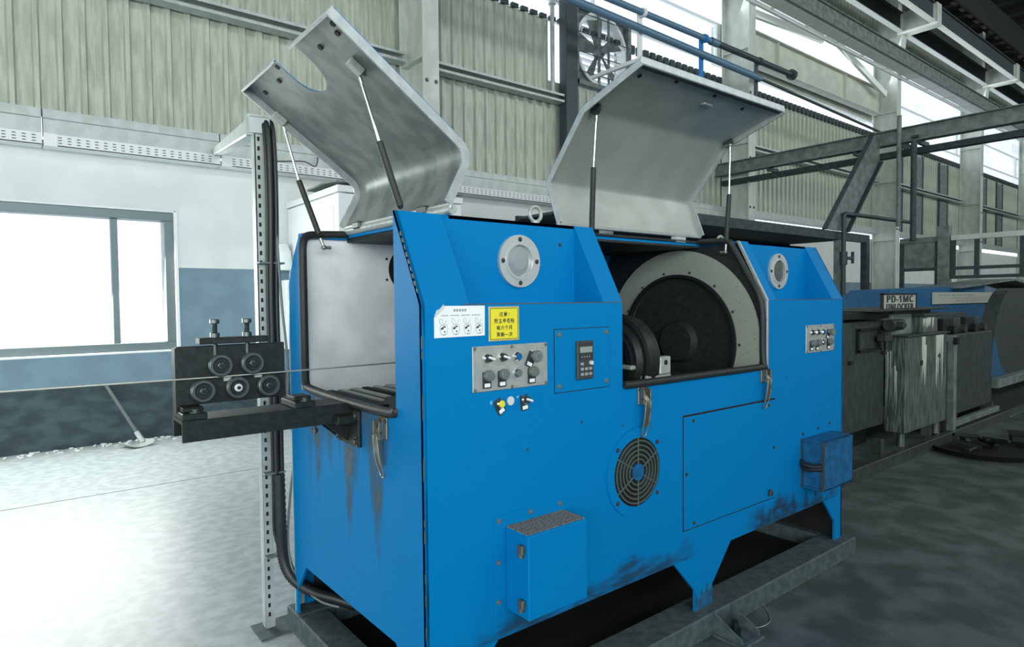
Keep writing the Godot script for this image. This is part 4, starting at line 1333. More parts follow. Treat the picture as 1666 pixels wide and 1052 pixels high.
# ---------------------------------------------------------------- wire straightener on the machine's end, and the wire
func build_straightener() -> void:
	var X := V(1, 0, 0)
	var Y := V(0, 1, 0)
	var Z := V(0, 0, 1)
	var s := thing("wire_straightener", "black five roller wire straightener on an arm bolted to the end of the blue machine", "roller stand", V(-0.3, 1.03, -0.55))
	var b := MB.new()
	b.prism(P2([-0.62, 1.03, -0.608, 1.03, -0.608, 1.084, -0.492, 1.084, -0.492, 1.03, -0.48, 1.03, -0.48, 1.096, -0.62, 1.096]), V(0, 0, 0), Z, Y, X, -0.55, -0.012)
	part("channel_arm", b, M.dark_steel, s)
	b = MB.new()
	b.bb(-0.013, 0.0, 0.945, 1.075, -0.60, -0.415, 0.003)
	var f := part("bolted_flange", b, M.dark_steel, s, "greasy bolted end flange")
	b = MB.new()
	b.prism(P2([-0.013, 1.03, -0.10, 1.03, -0.013, 0.955]), V(0, 0, 0), X, Y, Z, -0.52, -0.508)
	part("gusset", b, M.dark_steel, f)
	b = MB.new()
	b.prism(P2([-0.013, 1.03, -0.10, 1.03, -0.013, 0.955]), V(0, 0, 0), X, Y, Z, -0.60, -0.588)
	part("gusset", b, M.dark_steel, f)
	b = MB.new()
	b.bb(-0.08, -0.013, 1.03, 1.06, -0.479, -0.43, 0.003)
	part("side_lug", b, M.dark_steel, f)
	for p in [[0.965, -0.585], [0.965, -0.435], [1.055, -0.435]]:
		screw(f, V(-0.013, p[0], p[1]), -X, 0.011, M.bolt, "bolt")
	b = MB.new()
	b.bb(-0.549, -0.215, 1.133, 1.317, -0.575, -0.552, 0.002)
	b.bb(-0.552, -0.546, 1.11, 1.312, -0.60, -0.552, 0.001)
	var pl := part("back_plate", b, M.dark_steel, s)
	for p in [[-0.515, 1.285], [-0.515, 1.165], [-0.245, 1.29], [-0.235, 1.262]]:
		b = MB.new()
		b.ring(V(p[0], p[1], -0.552), X, Y, Z, 0.0, 0.005, 0.0, 0.0008, 12)
		part("bolt_hole", b, M.black, pl)
	for p in [[-0.401, 1.218], [-0.305, 1.222]]:
		b = MB.new()
		b.bb(p[0] - 0.012, p[0] + 0.012, p[1] - 0.018, p[1] - 0.004, -0.553, -0.545, 0.001)
		part("guide_block", b, M.alu, pl)
	b = MB.new()
	b.bb(-0.485, -0.273, 1.322, 1.342, -0.585, -0.53, 0.002)
	part("clamp_bar", b, M.dark_steel, s)
	for x in [-0.434, -0.335]:
		b = MB.new()
		b.rod(V(x, 1.285, -0.556), V(x, 1.388, -0.556), 0.0072, 14)
		for i in 11:
			b.lathe([Vector2(0.0072, 0), Vector2(0.0086, 0.0012), Vector2(0.0072, 0.0024)], V(x, 1.357 + i * 0.0027, -0.556), Y, 14)
		var bo := part("adjusting_bolt", b, M.bolt, s)
		b = MB.new()
		b.lathe([Vector2(0.0, 0), Vector2(0.0148, 0), Vector2(0.0152, 0.0016), Vector2(0.0152, 0.012), Vector2(0.0135, 0.0142), Vector2(0, 0.0142)], V(x, 1.386, -0.556), Y, 6)
		part("bolt_head", b, M.roller, bo)
		b = MB.new()
		b.lathe([Vector2(0.0, 0), Vector2(0.0148, 0), Vector2(0.0148, 0.013), Vector2(0.0132, 0.0148), Vector2(0, 0.0148)], V(x, 1.342, -0.556), Y, 6)
		part("lock_nut", b, M.roller, bo)
	var k := 0
	for p in [[-0.478, 1.176], [-0.374, 1.178], [-0.275, 1.176], [-0.424, 1.253], [-0.326, 1.254]]:
		var c := V(p[0], p[1], -0.535)
		b = MB.new()
		b.lathe([Vector2(0.02, 0.004), Vector2(0.026, 0.013), Vector2(0.0325, 0.013), Vector2(0.0357, 0.0105), Vector2(0.0357, 0.004), Vector2(0.0315, 0.0), Vector2(0.0357, -0.004), Vector2(0.0357, -0.0115), Vector2(0.0, -0.0115)], c, Z, 48)
		var r := part("roller", b, M.roller, s, "grooved steel roller with a bright bearing" if k == 1 else "")
		b = MB.new()
		b.ring(c, X, Y, Z, 0.0125, 0.0215, 0.0, 0.0075, 32)
		part("bearing_shield", b, M.dark_steel, r)
		b = MB.new()
		b.lathe([Vector2(0.0125, 0.0), Vector2(0.0125, 0.012), Vector2(0.0095, 0.014), Vector2(0, 0.014)], c, Z, 6 if k != 1 else 24)
		part("axle_nut", b, M.bolt if k != 1 else M.white_plastic, r)
		b = MB.new()
		b.lathe([Vector2(0.0055, 0.013), Vector2(0.0055, 0.018), Vector2(0, 0.0185)], c, Z, 16)
		part("axle_end", b, M.dark_steel, r)
		k += 1
	for x in [-0.515, -0.175]:
		b = MB.new()
		b.bb(x - 0.035, x + 0.035, 1.096, 1.118, -0.615, -0.475, 0.003)
		b.bb(x - 0.03, x + 0.03, 1.118, 1.133, -0.575, -0.50, 0.003)
		var cl := part("clamp_block", b, M.dark_steel, s)
		screw(cl, V(x + 0.005, 1.118, -0.49), Y, 0.013, M.bolt, "bolt")
	b = MB.new()
	b.rod(V(-0.14, 1.03, -0.49), V(-0.14, 1.0, -0.49), 0.006, 10)
	b.lathe([Vector2(0.012, 0), Vector2(0.012, 0.012), Vector2(0, 0.012)], V(-0.14, 1.006, -0.49), Y, 6)
	part("bolt", b, M.bolt, s)
	b = MB.new()
	b.tube(PackedVector3Array([V(-7.0, 1.226, -0.533), V(-1.0, 1.222, -0.533), V(-0.45, 1.217, -0.533), V(-0.3, 1.217, -0.533), V(0.85, 1.222, -0.533)]), 0.0028, 8)
	solo("steel_wire", b, M.wire, "single bright taut steel wire running through the rollers into the blue machine", "wire")

# ---------------------------------------------------------------- perforated post with its cables
func build_post() -> void:
	var b := MB.new()
	var p := thing("cable_post", "slotted pale metal angle post carrying black cables at the left of the blue machine", "post", V(-0.075, 0, -1.25))
	b.bb(-0.094, -0.090, 0.006, 2.2, -1.275, -1.225)
	b.bb(-0.094, -0.054, 0.006, 2.2, -1.229, -1.225)
	part("slotted_angle", b, M.galv, p)
	b = MB.new()
	for i in 52:
		b.bb(-0.083, -0.073, 0.06 + i * 0.041, 0.078 + i * 0.041, -1.2255, -1.2235)
	part("angle_slot", b, M.black, p).set_meta("kind", "stuff")
	b = MB.new()
	b.bb(-0.14, 0.03, 0.0, 0.008, -1.3, -1.14, 0.002)
	part("post_base", b, M.base, p)
	b = MB.new()
	b.bar(V(-0.075, 2.215, -1.21), V(0.935, 3.13, -5.96), 0.085, 0.075, 0.006)
	part("duct_arm", b, M.galv, p, "pale square duct from the post head to the wall trunking")
	for i in 5:
		b = MB.new()
		var t := 0.004 + i * 0.006
		var c := V(-0.075, 2.215, -1.21).lerp(V(0.935, 3.13, -5.96), t)
		b.box(c, V(0.095, 0.09, 0.006), 0.0, Basis.IDENTITY)
		part("duct_rib", b, M.galv, p)
	var names_ := ["leftmost, thin, against the slots", "thick, in the middle of the bundle", "glossy, at the front of the bundle", "rightmost, at the back of the bundle"]
	for i in 4:
		b = MB.new()
		var x := -0.060 + i * 0.0125
		var z := -1.205 + 0.012 * sin(i * 2.2)
		var r: float = [0.007, 0.011, 0.009, 0.010][i]
		b.tube(smooth(P3([-0.07 + i * 0.012, 2.225, -1.34, -0.066 + i * 0.012, 2.262 - 0.006 * i, -1.26, x, 2.2, z, x + 0.004, 1.9, z + 0.01, x, 1.45, z, x + 0.005, 1.0, z, x + 0.004, 0.62, z + 0.004, x + 0.01, 0.4, z + 0.01, 0.02, 0.235, -1.14, 0.14, 0.17, -1.02]), 6), r, 10)
		solo("power_cable", b, M.cable, "black power cable strapped down the slotted post, %s" % names_[i], "cable", "cables on the post")
	b = MB.new()
	b.tube(smooth(P3([-0.038, 0.70, -1.175, -0.037, 0.5, -1.17, -0.034, 0.34, -1.165, -0.01, 0.25, -1.13, 0.05, 0.195, -1.06, 0.13, 0.165, -0.98, 0.2, 0.13, -0.93]), 16), 0.0245, 14, true)
	solo("corrugated_conduit", b, M.cable, "black corrugated conduit bending from the post under the blue machine", "conduit")
	b = MB.new()
	b.tube(smooth(P3([-0.02, 1.75, -1.19, -0.012, 1.45, -1.17, 0.004, 1.2, -1.16, 0.002, 1.0, -1.16, 0.03, 0.8, -1.17, 0.01, 0.6, -1.18, -0.008, 0.4, -1.17, 0.0, 0.26, -1.12, 0.06, 0.17, -1.02, 0.13, 0.14, -0.95])), 0.0055, 8)
	solo("signal_cable", b, M.cable_grey, "thin grey signal cable hanging loose beside the slotted post", "cable")
	b = MB.new()
	b.tube(smooth(P3([-0.03, 2.22, -1.24, 0.16, 2.22, -1.9, 0.75, 2.55, -3.4, 1.55, 2.93, -5.0, 1.95, 3.05, -5.7, 2.1, 3.27, -5.99])), 0.007, 8)
	solo("thin_cable", b, M.cable, "thin black cable swinging from the post head to the wall trunking", "cable")
	for y in [1.62, 0.70, 0.33]:
		b = MB.new()
		b.bb(-0.098, 0.012 if y > 1 else -0.005, y, y + 0.008, -1.23, -1.185, 0.002)
		part("cable_tie", b, M.cable_grey, p)

# ---------------------------------------------------------------- by the window
func build_corner() -> void:
	var b := MB.new()
	var s := thing("shovel", "small long handled shovel leaning on the dado under the window", "shovel", V(0.08, 0, -5.9))
	b.rod(V(-0.165, 0.62, -6.15), V(0.105, 0.06, -5.93), 0.017, 12)
	part("handle", b, M.wood, s)
	b = MB.new()
	b.rod(V(0.07, 0.13, -5.955), V(0.125, 0.02, -5.915), 0.024, 12, 0.03)
	part("socket", b, M.galv, s)
	b = MB.new()
	b.sheet(P2([-0.13, 0.05, -0.1, 0.018, -0.03, 0.006, 0.04, 0.006, 0.1, 0.02, 0.13, 0.05]), V(0.9, 0, -0.43), V(0, 1, 0), V(0.43, 0, 0.9), -0.11, 0.1, 0.004)
	b.v = move_all(b.v, V(0.06, 0.0, -5.83))
	part("blade", b, M.galv, s)
	# white control cabinet behind the end hood
	var c := thing("control_cabinet", "tall white sheet metal cabinet against the wall, behind the raised end hood", "cabinet", V(2.55, 0, -5.4))
	b = MB.new()
	b.bb(1.77, 3.3, 0.0, 2.585, -6.17, -4.66, 0.006)
	part("body", b, M.cab, c)
	b = MB.new()
	b.bb(1.755, 3.315, 2.595, 2.665, -6.17, -4.645, 0.006)
	part("cornice", b, M.cab, c)
	b = MB.new()
	b.sheet(P2([-5.45, 2.70, -5.0, 2.715, -4.63, 2.69]), V(0, 0, 1), V(0, 1, 0), V(1, 0, 0), 1.74, 3.3, 0.018)
	part("lid", b, M.beam, c, "dark loose lid on top")
	for i in 3:
		b = MB.new()
		b.bb(1.764, 1.77, [0.1, 1.3, 2.02][i], [1.28, 2.0, 2.46][i], -6.05, -4.78, 0.002)
		part("side_panel", b, M.cab, c)
	b = MB.new()
	b.bb(1.85, 3.2, 0.1, 2.45, -4.66, -4.648, 0.003)
	part("door", b, M.cab, c)
	b = MB.new()
	b.bb(1.64, 1.764, 0.9, 1.72, -6.16, -5.9, 0.008)
	b.bb(1.638, 1.6405, 1.56, 1.6, -6.03, -5.99)
	solo("switch_box", b, M.cab, "small white switch box on the wall between the post and the white cabinet", "box")
	b = MB.new()
	b.lathe([Vector2(0, 0), Vector2(0.1, 0.0), Vector2(0.115, 0.06), Vector2(0.1, 0.22), Vector2(0.06, 0.31), Vector2(0, 0.33)], V(1.66, 1.84, -6.06), V(0, 1, 0), 24)
	solo("bulkhead_lamp", b, M.cab, "white rounded bulkhead fitting on the wall beside the white cabinet", "fitting")
	# flakes of plaster along the foot of the wall
	b = MB.new()
	var rg := RandomNumberGenerator.new()
	rg.seed = 5
	for i in 70:
		var x := rg.randf_range(-1.6, 0.9)
		var z := -6.17 + absf(rg.randfn(0, 0.1)) + 0.02
		b.box(V(x, 0.008, z), V(rg.randf_range(0.01, 0.06), 0.014, rg.randf_range(0.01, 0.04)), 0.003, Basis(Vector3.UP, rg.randf() * 3))
	solo("plaster_debris", b, M.wall, "scattered plaster flakes along the foot of the dado", "debris", "", "stuff")

func move_all(v: PackedVector3Array, by: Vector3) -> PackedVector3Array:
	var o := PackedVector3Array()
	for p in v:
		o.append(p + by)
	return o

# ---------------------------------------------------------------- fan, pipes, rails, platform
func build_overhead() -> void:
	var X := V(1, 0, 0)
	var Y := V(0, 1, 0)
	var Z := V(0, 0, 1)
	var b := MB.new()
	b.bb(6.24, 6.5, 0.0, 7.2, -6.12, -5.94, 0.01)
	solo("dark_duct", b, M.pipe_dark, "dark square vertical duct just left of the exhaust fan", "duct")
	b = MB.new()
	b.rod(V(6.08, 4.75, -6.1), V(6.08, 7.0, -6.1), 0.035, 14)
	for y in [4.78, 6.2]:
		b.ring(V(6.08, y, -6.1), X, Z, Y, 0.0, 0.06, 0.0, 0.03, 16)
	solo("vertical_conduit", b, M.galv, "pale vertical conduit just left of the dark duct", "conduit")
	# exhaust fan
	var f := thing("exhaust_fan", "large wall exhaust fan with a wire guard and white louvres, above the main hood", "fan", V(7.24, 5.05, -6.2))
	var c := V(7.25, 5.74, -6.2)
	b = MB.new()
	for r in [[6.56, 6.64, 5.05, 6.40], [7.86, 7.94, 5.05, 6.40], [6.56, 7.94, 5.05, 5.13], [6.56, 7.94, 6.33, 6.40]]:
		b.bb(r[0], r[1], r[2], r[3], -6.4, -6.05, 0.004)
	part("frame", b, M.beam, f)
	b = MB.new()
	var corner := PackedVector2Array()
	for q in [[1, 1], [-1, 1], [-1, -1], [1, -1]]:
		corner = PackedVector2Array([Vector2(q[0] * 0.62, q[1] * 0.61)])
		for i in 9:
			var a := PI / 2 * i / 8.0
			corner.append(Vector2(q[0] * 0.6 * sin(a), q[1] * 0.6 * cos(a)))
		b.prism(corner, c, X, Y, Z, 0.03, 0.034)
	part("corner_plate", b, M.beam, f)
	b = MB.new()
	b.ring(c, X, Y, Z, 0.585, 0.605, -0.1, 0.1, 64)
	b.ring(c, X, Y, Z, 0.605, 0.64, 0.08, 0.1, 64)
	part("shroud", b, M.beam_pale, f)
	for i in 5:
		b = MB.new()
		var a := TAU * i / 5 + 0.5
		var u := V(cos(a), sin(a), 0)
		var w := V(-sin(a), cos(a), 0)
		b.quad(c + u * 0.1 - w * 0.05 + Z * 0.03, c + u * 0.54 - w * 0.14 + Z * 0.05, c + u * 0.54 + w * 0.12 - Z * 0.06, c + u * 0.1 + w * 0.05 - Z * 0.03, Z)
		b.quad(c + u * 0.1 - w * 0.05 + Z * 0.036, c + u * 0.54 - w * 0.14 + Z * 0.056, c + u * 0.54 + w * 0.12 - Z * 0.054, c + u * 0.1 + w * 0.05 - Z * 0.024, Z)
		part("fan_blade", b, M.beam, f)
	b = MB.new()
	b.lathe([Vector2(0.0, 0.0), Vector2(0.12, 0.0), Vector2(0.12, 0.06), Vector2(0.09, 0.1), Vector2(0, 0.1)], c - Z * 0.03, Z, 28)
	b.rod(c + Z * 0.06, c + Z * 0.16, 0.07, 20)
	part("fan_motor", b, M.beam, f)
	b = MB.new()
	b.bar(c + V(-0.08, -0.62, 0.09), c + V(-0.08, 0.62, 0.09), 0.05, 0.03, 0.003, Z)
	b.bar(c + V(0.16, -0.62, 0.09), c + V(0.16, 0.62, 0.09), 0.04, 0.03, 0.003, Z)
	part("motor_strut", b, M.beam, f)
	for i in 4:
		b = MB.new()
		var y := c.y - 0.48 + i * 0.32
		b.rod(V(6.62, y, -6.04), V(7.88, y, -6.04), 0.008, 8)
		part("guard_wire", b, M.bolt, f)
	for i in 11:
		b = MB.new()
		var y := 5.16 + i * 0.107
		b.quad(V(6.64, y, -6.36), V(7.86, y, -6.36), V(7.86, y + 0.02, -6.27), V(6.64, y + 0.02, -6.27), Y)
		b.quad(V(6.64, y - 0.006, -6.36), V(7.86, y - 0.006, -6.36), V(7.86, y + 0.014, -6.27), V(6.64, y + 0.014, -6.27), -Y)
		part("louvre_slat", b, M.tray, f)
	# two pipes on hangers
	b = MB.new()
	b.rod(V(3.0, 5.93, -5.0), V(8.9, 5.93, -5.0), 0.05, 16)
	b.lathe([Vector2(0.065, -0.1), Vector2(0.065, 0.1)], V(8.9, 5.93, -5.0), X, 16)
	var p := solo("upper_pipe", b, M.pipe_blue, "upper pale blue horizontal pipe passing the exhaust fan", "pipe")
	b = MB.new()
	b.rod(V(8.9, 5.93, -5.0), V(11.55, 5.93, -5.0), 0.055, 16)
	b.lathe([Vector2(0.0, 0.0), Vector2(0.1, 0.0), Vector2(0.1, 0.09), Vector2(0.0, 0.09)], V(11.53, 5.93, -5.0), X, 18)
	part("flanged_end", b, M.pipe_dark, p, "dark pipe end with a blind flange")
	b = MB.new()
	b.rod(V(3.0, 5.74, -5.0), V(10.4, 5.61, -5.0), 0.06, 14)
	p = solo("lower_pipe", b, M.pipe_blue, "lower blue pipe under the pale blue one, tapering to a thin dark line", "pipe")
	b = MB.new()
	b.rod(V(10.4, 5.61, -5.0), V(18.3, 5.46, -5.15), 0.03, 10)
	part("thin_run", b, M.pipe_dark, p)
	var hx := [7.0, 8.62, 10.37]
	var hl := ["pale hanger nearest the exhaust fan", "blue wrapped hanger right of the main hood's top", "dark hanger by the second column"]
	for i in 3:
		b = MB.new()
		b.bb(hx[i] - 0.045, hx[i] + 0.045, 4.6 if i == 0 else 5.05, 5.98, -5.09, -5.05, 0.004)
		b.bb(hx[i] - 0.03, hx[i] + 0.03, 5.2, 5.26, -6.14, -5.07, 0.003)
		b.ring(V(hx[i], 5.93, -5.0), Z, Y, X, 0.05, 0.07, -0.03, 0.03, 18)
		solo("pipe_hanger", b, [M.beam_pale, M.rope_blue, M.pipe_dark][i], "vertical %s, carrying both pipes" % hl[i], "hanger", "pipe hangers")
	# eaves girder between the two window strips
	var ex := [-8.0, 10.9, 10.9, 18.22, 25.28, 45.0]
	for i in range(2, 3):
		var g := thing("rail_girder", "pale beige deep rail girder high on the back wall, %s" % ["left of the first column", "above the exhaust fan", "above the platform", "over the far machine", "farthest bay"][i], "girder", V((ex[i] + ex[i + 1]) / 2, 6.5, -6.0), "rail girders on the back wall")
		b = MB.new()
		b.bb(ex[i] + 0.14, ex[i + 1] - 0.01, 6.5, 7.16, -6.02, -6.0)
		part("web", b, M.girder, g)
		for y in [6.48, 7.15]:
			b = MB.new()
			b.bb(ex[i] + 0.14, ex[i + 1] - 0.01, y, y + 0.025, -6.12, -5.9, 0.004)
			part("flange", b, M.girder, g)
		var n := int((ex[i + 1] - ex[i]) / 3.3)
		for k in n:
			b = MB.new()
			var xx: float = ex[i] + 0.2 + (k + 0.5) * 3.3
			b.bb(xx, xx + 0.02, 6.505, 7.15, -6.0, -5.92)
			part("stiffener", b, M.girder, g)
	# wall braces
	var br := [[11.1, 7.35, 14.4, 7.55], [14.2, 7.9, 18.0, 6.95], [11.1, 8.5, 14.4, 7.6]]
	for i in 3:
		b = MB.new()
		var q: Array = br[i]
		b.bar(V(q[0], q[1], -5.75), V(q[2], q[3], -5.75), 0.07, 0.16, 0.004)
		solo("wall_brace", b, M.beam_pale, "white steel brace before the upper window strip, %s" % ["lower left, almost level", "long, falling to the third column", "upper left"][i], "brace", "wall braces")
	# maintenance walkway
	var w := thing("walkway", "pale panelled walkway hung along the columns under the crane rails", "walkway", V(20, 7.4, -5.25))
	b = MB.new()
	b.bb(6.0, 44.0, 7.36, 7.44, -5.53, -5.47, 0.004)
	part("edge_rail", b, M.beam_pale, w)
	b = MB.new()
	b.bb(6.0, 44.0, 7.40, 7.74, -5.09, -5.03)
	b.bb(6.0, 44.0, 7.72, 7.75, -5.12, -4.98, 0.003)
	part("side_girder", b, M.beam, w, "dark side girder")
	for i in 27:
		b = MB.new()
		var x0 := 6.0 + i * 1.4
		b.bb(x0 + 0.02, x0 + 1.38, 7.40, 7.43, -5.41, -5.1, 0.004)
		part("walkway_panel", b, M.beam_pale, w)
		b = MB.new()
		b.bb(x0 - 0.015, x0 + 0.015, 7.39, 7.44, -5.5, -5.1, 0.003)
		part("cross_bar", b, M.col, w)
	# crane rails and their haunches
	var rx := [3.6, 11.1, 18.3, 25.4, 32.5, 45.0]
	for i in range(1, 5):
		for z in [-5.43, -4.66]:
			var far: bool = z < -5
			var g := thing("crane_rail", "crane rail girder with a white lower flange, %s track, %s" % ["wall side" if far else "hall side", ["nearest bay", "second bay", "third bay", "fourth bay", "farthest bay"][i]], "crane rail", V((rx[i] + rx[i + 1]) / 2, 8.54, z), "crane rails")
			b = MB.new()
			b.bb(rx[i] + 0.2, rx[i + 1] - 0.25, 8.54, 8.57, z - 0.07, z + 0.07, 0.004)
			part("lower_flange", b, M.beam_pale, g)
			b = MB.new()
			b.bb(rx[i] + 0.2, rx[i + 1] - 0.25, 8.57, 9.0, z - 0.01, z + 0.01)
			b.bb(rx[i] + 0.2, rx[i + 1] - 0.25, 9.0, 9.03, z - 0.07, z + 0.07)
			part("web", b, M.beam_dark, g)
	for i in range(1, 4):
		var x: float = rx[i + 1]
		var h := thing("column_haunch", "grey boxed bracket carrying the crane rails on the %s column" % ["second", "third", "fourth", "fifth"][i], "bracket", V(x, 8.5, -5.1), "crane brackets")
		b = MB.new()
		b.prism(P2([-5.53, 7.5, -5.5, 7.5, -5.40, 8.5, -4.58, 8.5, -4.58, 9.05, -5.53, 9.05]), V(0, 0, 0), Z, Y, X, x - 0.18, x + 0.14)
		part("bracket_box", b, M.col, h)
		b = MB.new()
		b.bb(x - 0.24, x - 0.18, 8.48, 8.54, -5.5, -4.56, 0.004)
		part("white_edge", b, M.beam_pale, h)
	b = MB.new()
	for i in 60:
		b.bb(8.0 + i * 0.62, 8.3 + i * 0.62, 9.32, 10.0, -4.62, -4.5)
	b.bb(8.0, 45.0, 9.3, 10.1, -4.5, -4.45)
	solo("ribbed_apron", b, M.roof, "dark ribbed sheet apron under the roof above the crane rails", "cladding")
	# cross gantry in front of the far machine
	var g := thing("cross_beam", "grey double cross beam spanning from the back wall over the hall", "beam", V(10.75, 3.8, -2.0))
	b = MB.new()
	for y in [3.97, 4.2]:
		b.bb(10.62, 10.8, y, y + 0.015, -6.14, 4.0)
	b.bb(10.7, 10.712, 3.97, 4.2, -6.14, 4.0)
	part("upper_beam", b, M.beam, g)
	b = MB.new()
	b.bb(10.86, 11.0, 3.80, 3.9, -6.14, 4.0, 0.004)
	part("lower_beam", b, M.beam_dark, g)
	for z in [-5.0, -3.4, -2.4, -0.6, 1.0]:
		b = MB.new()
		b.bb(10.64, 11.0, 3.9, 3.97, z, z + 0.05)
		part("spacer", b, M.beam_dark, g)
	b = MB.new()
	b.bb(10.64, 10.78, 0.0, 2.56, -2.1, -1.94, 0.004)
	b.bb(10.64, 10.78, 0.0, 3.97, 3.7, 3.86, 0.004)
	part("gantry_post", b, M.beam, g)
	# tilted channel
	b = MB.new()
	var t := thing("tilted_channel", "dark tilted steel channel rising from the platform to the cross beam", "channel", V(9.0, 2.46, -2.95))
	b.prism(P2([8.62, 2.47, 9.37, 2.47, 10.6, 3.72, 10.6, 4.12, 10.25, 4.12]), V(0, 0, 0), X, Y, Z, -2.96, -2.95)
	part("channel_web", b, M.beam, t)
	for s in [[8.62, 2.47, 10.25, 4.12], [9.37, 2.47, 10.58, 3.70]]:
		b = MB.new()
		b.bar(V(s[0], s[1], -2.92), V(s[2], s[3], -2.92), 0.07, 0.03, 0.002, V(0, 0, 1).cross(V(s[2] - s[0], s[3] - s[1], 0)))
		part("channel_flange", b, M.beam_dark, t)
	# platform
	var pf := thing("platform", "dark steel platform edge on posts behind the right end of the blue machine", "platform", V(7.3, 0, -3.5))
	for z in [-3.03, -4.4]:
		b = MB.new()
		b.bb(3.9, 10.3, 2.34, 2.47, z, z + 0.06, 0.003)
		part("edge_beam", b, M.beam_dark, pf)
	b = MB.new()
	b.bb(3.9, 10.3, 2.42, 2.45, -4.36, -3.03)
	part("deck_plate", b, M.beam_dark, pf)
	for q in [[4.0, -3.0], [9.25, -3.0], [10.2, -3.0], [4.0, -4.37], [10.2, -4.37]]:
		b = MB.new()
		b.bb(q[0] - 0.06, q[0] + 0.06, 0.0, 2.34, q[1] - 0.05, q[1] + 0.05, 0.004)
		part("platform_post", b, M.beam_dark if q[0] > 9.5 else M.beam, pf)
	# pipe rail with a valve
	var pr := thing("pipe_rail", "dark pipe with a valve standing at the platform's right end", "pipe", V(9.15, 0, -2.9))
	b = MB.new()
	b.tube(PackedVector3Array([V(9.2, 0.0, -2.9), V(9.2, 2.70, -2.9), V(9.22, 2.73, -2.9), V(9.26, 2.74, -2.9), V(11.8, 2.78, -2.9)]), 0.032, 12)
	part("pipe_run", b, M.pipe_dark, pr)
	b = MB.new()
	b.rod(V(9.2, 1.95, -2.9), V(9.2, 2.15, -2.9), 0.055, 14)
	b.rod(V(9.2, 2.05, -2.9), V(9.33, 2.05, -2.82), 0.025, 10)
	b.bb(9.31, 9.34, 1.97, 2.15, -2.84, -2.8, 0.004)
	part("valve", b, M.pipe_dark, pr)
	for i in 2:
		b = MB.new()
		var z: float = [-2.64, -2.42][i]
		b.rod(V(10.56, 2.35 if i else 2.6, z), V(10.56, 4.4 if i == 0 else 3.96, z), 0.035 if i == 0 else 0.045, 12)
		b.bb(10.56, 10.62, 4.0, 4.04, z - 0.05, z + 0.05)
		solo("drop_pole", b, M.beam if i == 0 else M.beam_dark, ["pale thin pole crossing the cross beam beside the third column", "dark thicker pole hanging from the cross beam right of the pale pole"][i], "pole", "poles at the cross beam")
	# guard frames under the cross beam
	for i in 2:
		var z0: float = [-2.66, -1.93][i]
		var z1: float = [-2.1, -1.0][i]
		var gf := thing("guard_frame", ["dark square guard frame with a grey panel left of the gantry post", "wide pale topped guard frame right of the gantry post"][i], "frame", V(10.7, 1.3, (z0 + z1) / 2), "guard frames")
		b = MB.new()
		b.bb(10.68, 10.74, 2.32, 2.40, z0, z1, 0.004)
		part("top_rail", b, M.beam if i == 0 else M.col, gf)
		for y in [1.3 if i == 0 else 1.72, 1.86]:
			b = MB.new()
			b.bb(10.69, 10.73, y, y + 0.05, z0, z1)
			part("rail", b, M.beam_dark, gf)
		for z in ([z0, z1 - 0.05] if i == 0 else [z0, -1.62, z1 - 0.06]):
			b = MB.new()
			b.bb(10.685, 10.735, 0.0 if i == 0 else 1.72, 2.32, z, z + 0.06)
			part("upright", b, M.beam_dark, gf)
		if i == 0:
			b = MB.new()
			b.bb(10.705, 10.715, 1.91, 2.32, z0 + 0.06, z1 - 0.05)
			part("infill_panel", b, M.beam, gf)
	# small dark doors and posts of the far wall
	var dx := [19.6, 21.2, 23.4, 27.5, 29.5]
	for i in 5:
		var d := thing("tall_shutter", "tall dark shutter in the far wall cladding, %s" % ["nearest past the third column", "second past the third column", "just before the fourth column", "first past the fourth column", "farthest along the wall"][i], "shutter", V(dx[i], 3.4, -6.1), "shutters of the far wall")
		b = MB.new()
		b.bb(dx[i], dx[i] + 0.62, 3.42, 5.8, -6.168, -6.146, 0.004)
		part("shutter_leaf", b, M.beam, d)
		b = MB.new()
		b.bb(dx[i] - 0.12, dx[i], 3.4, 5.85, -6.168, -6.142)
		b.bb(dx[i] + 0.62, dx[i] + 0.74, 3.4, 5.85, -6.168, -6.142)
		part("shutter_jamb", b, M.beam_dark, d)

# ---------------------------------------------------------------- the line beyond the machine
func text_part(called: String, s: String, size: float, at: Vector3, bs: Basis, m: Material, parent: Node) -> void:
	var tm := TextMesh.new()
	var f := SystemFont.new()
	f.font_names = PackedStringArray(["Droid Sans"])
	f.font_weight = 700
	tm.font = f
	tm.text = s
	tm.font_size = 64
	tm.pixel_size = size / 46.0
	tm.depth = 0.004
	put(called, tm, m, parent, Transform3D(bs, at))

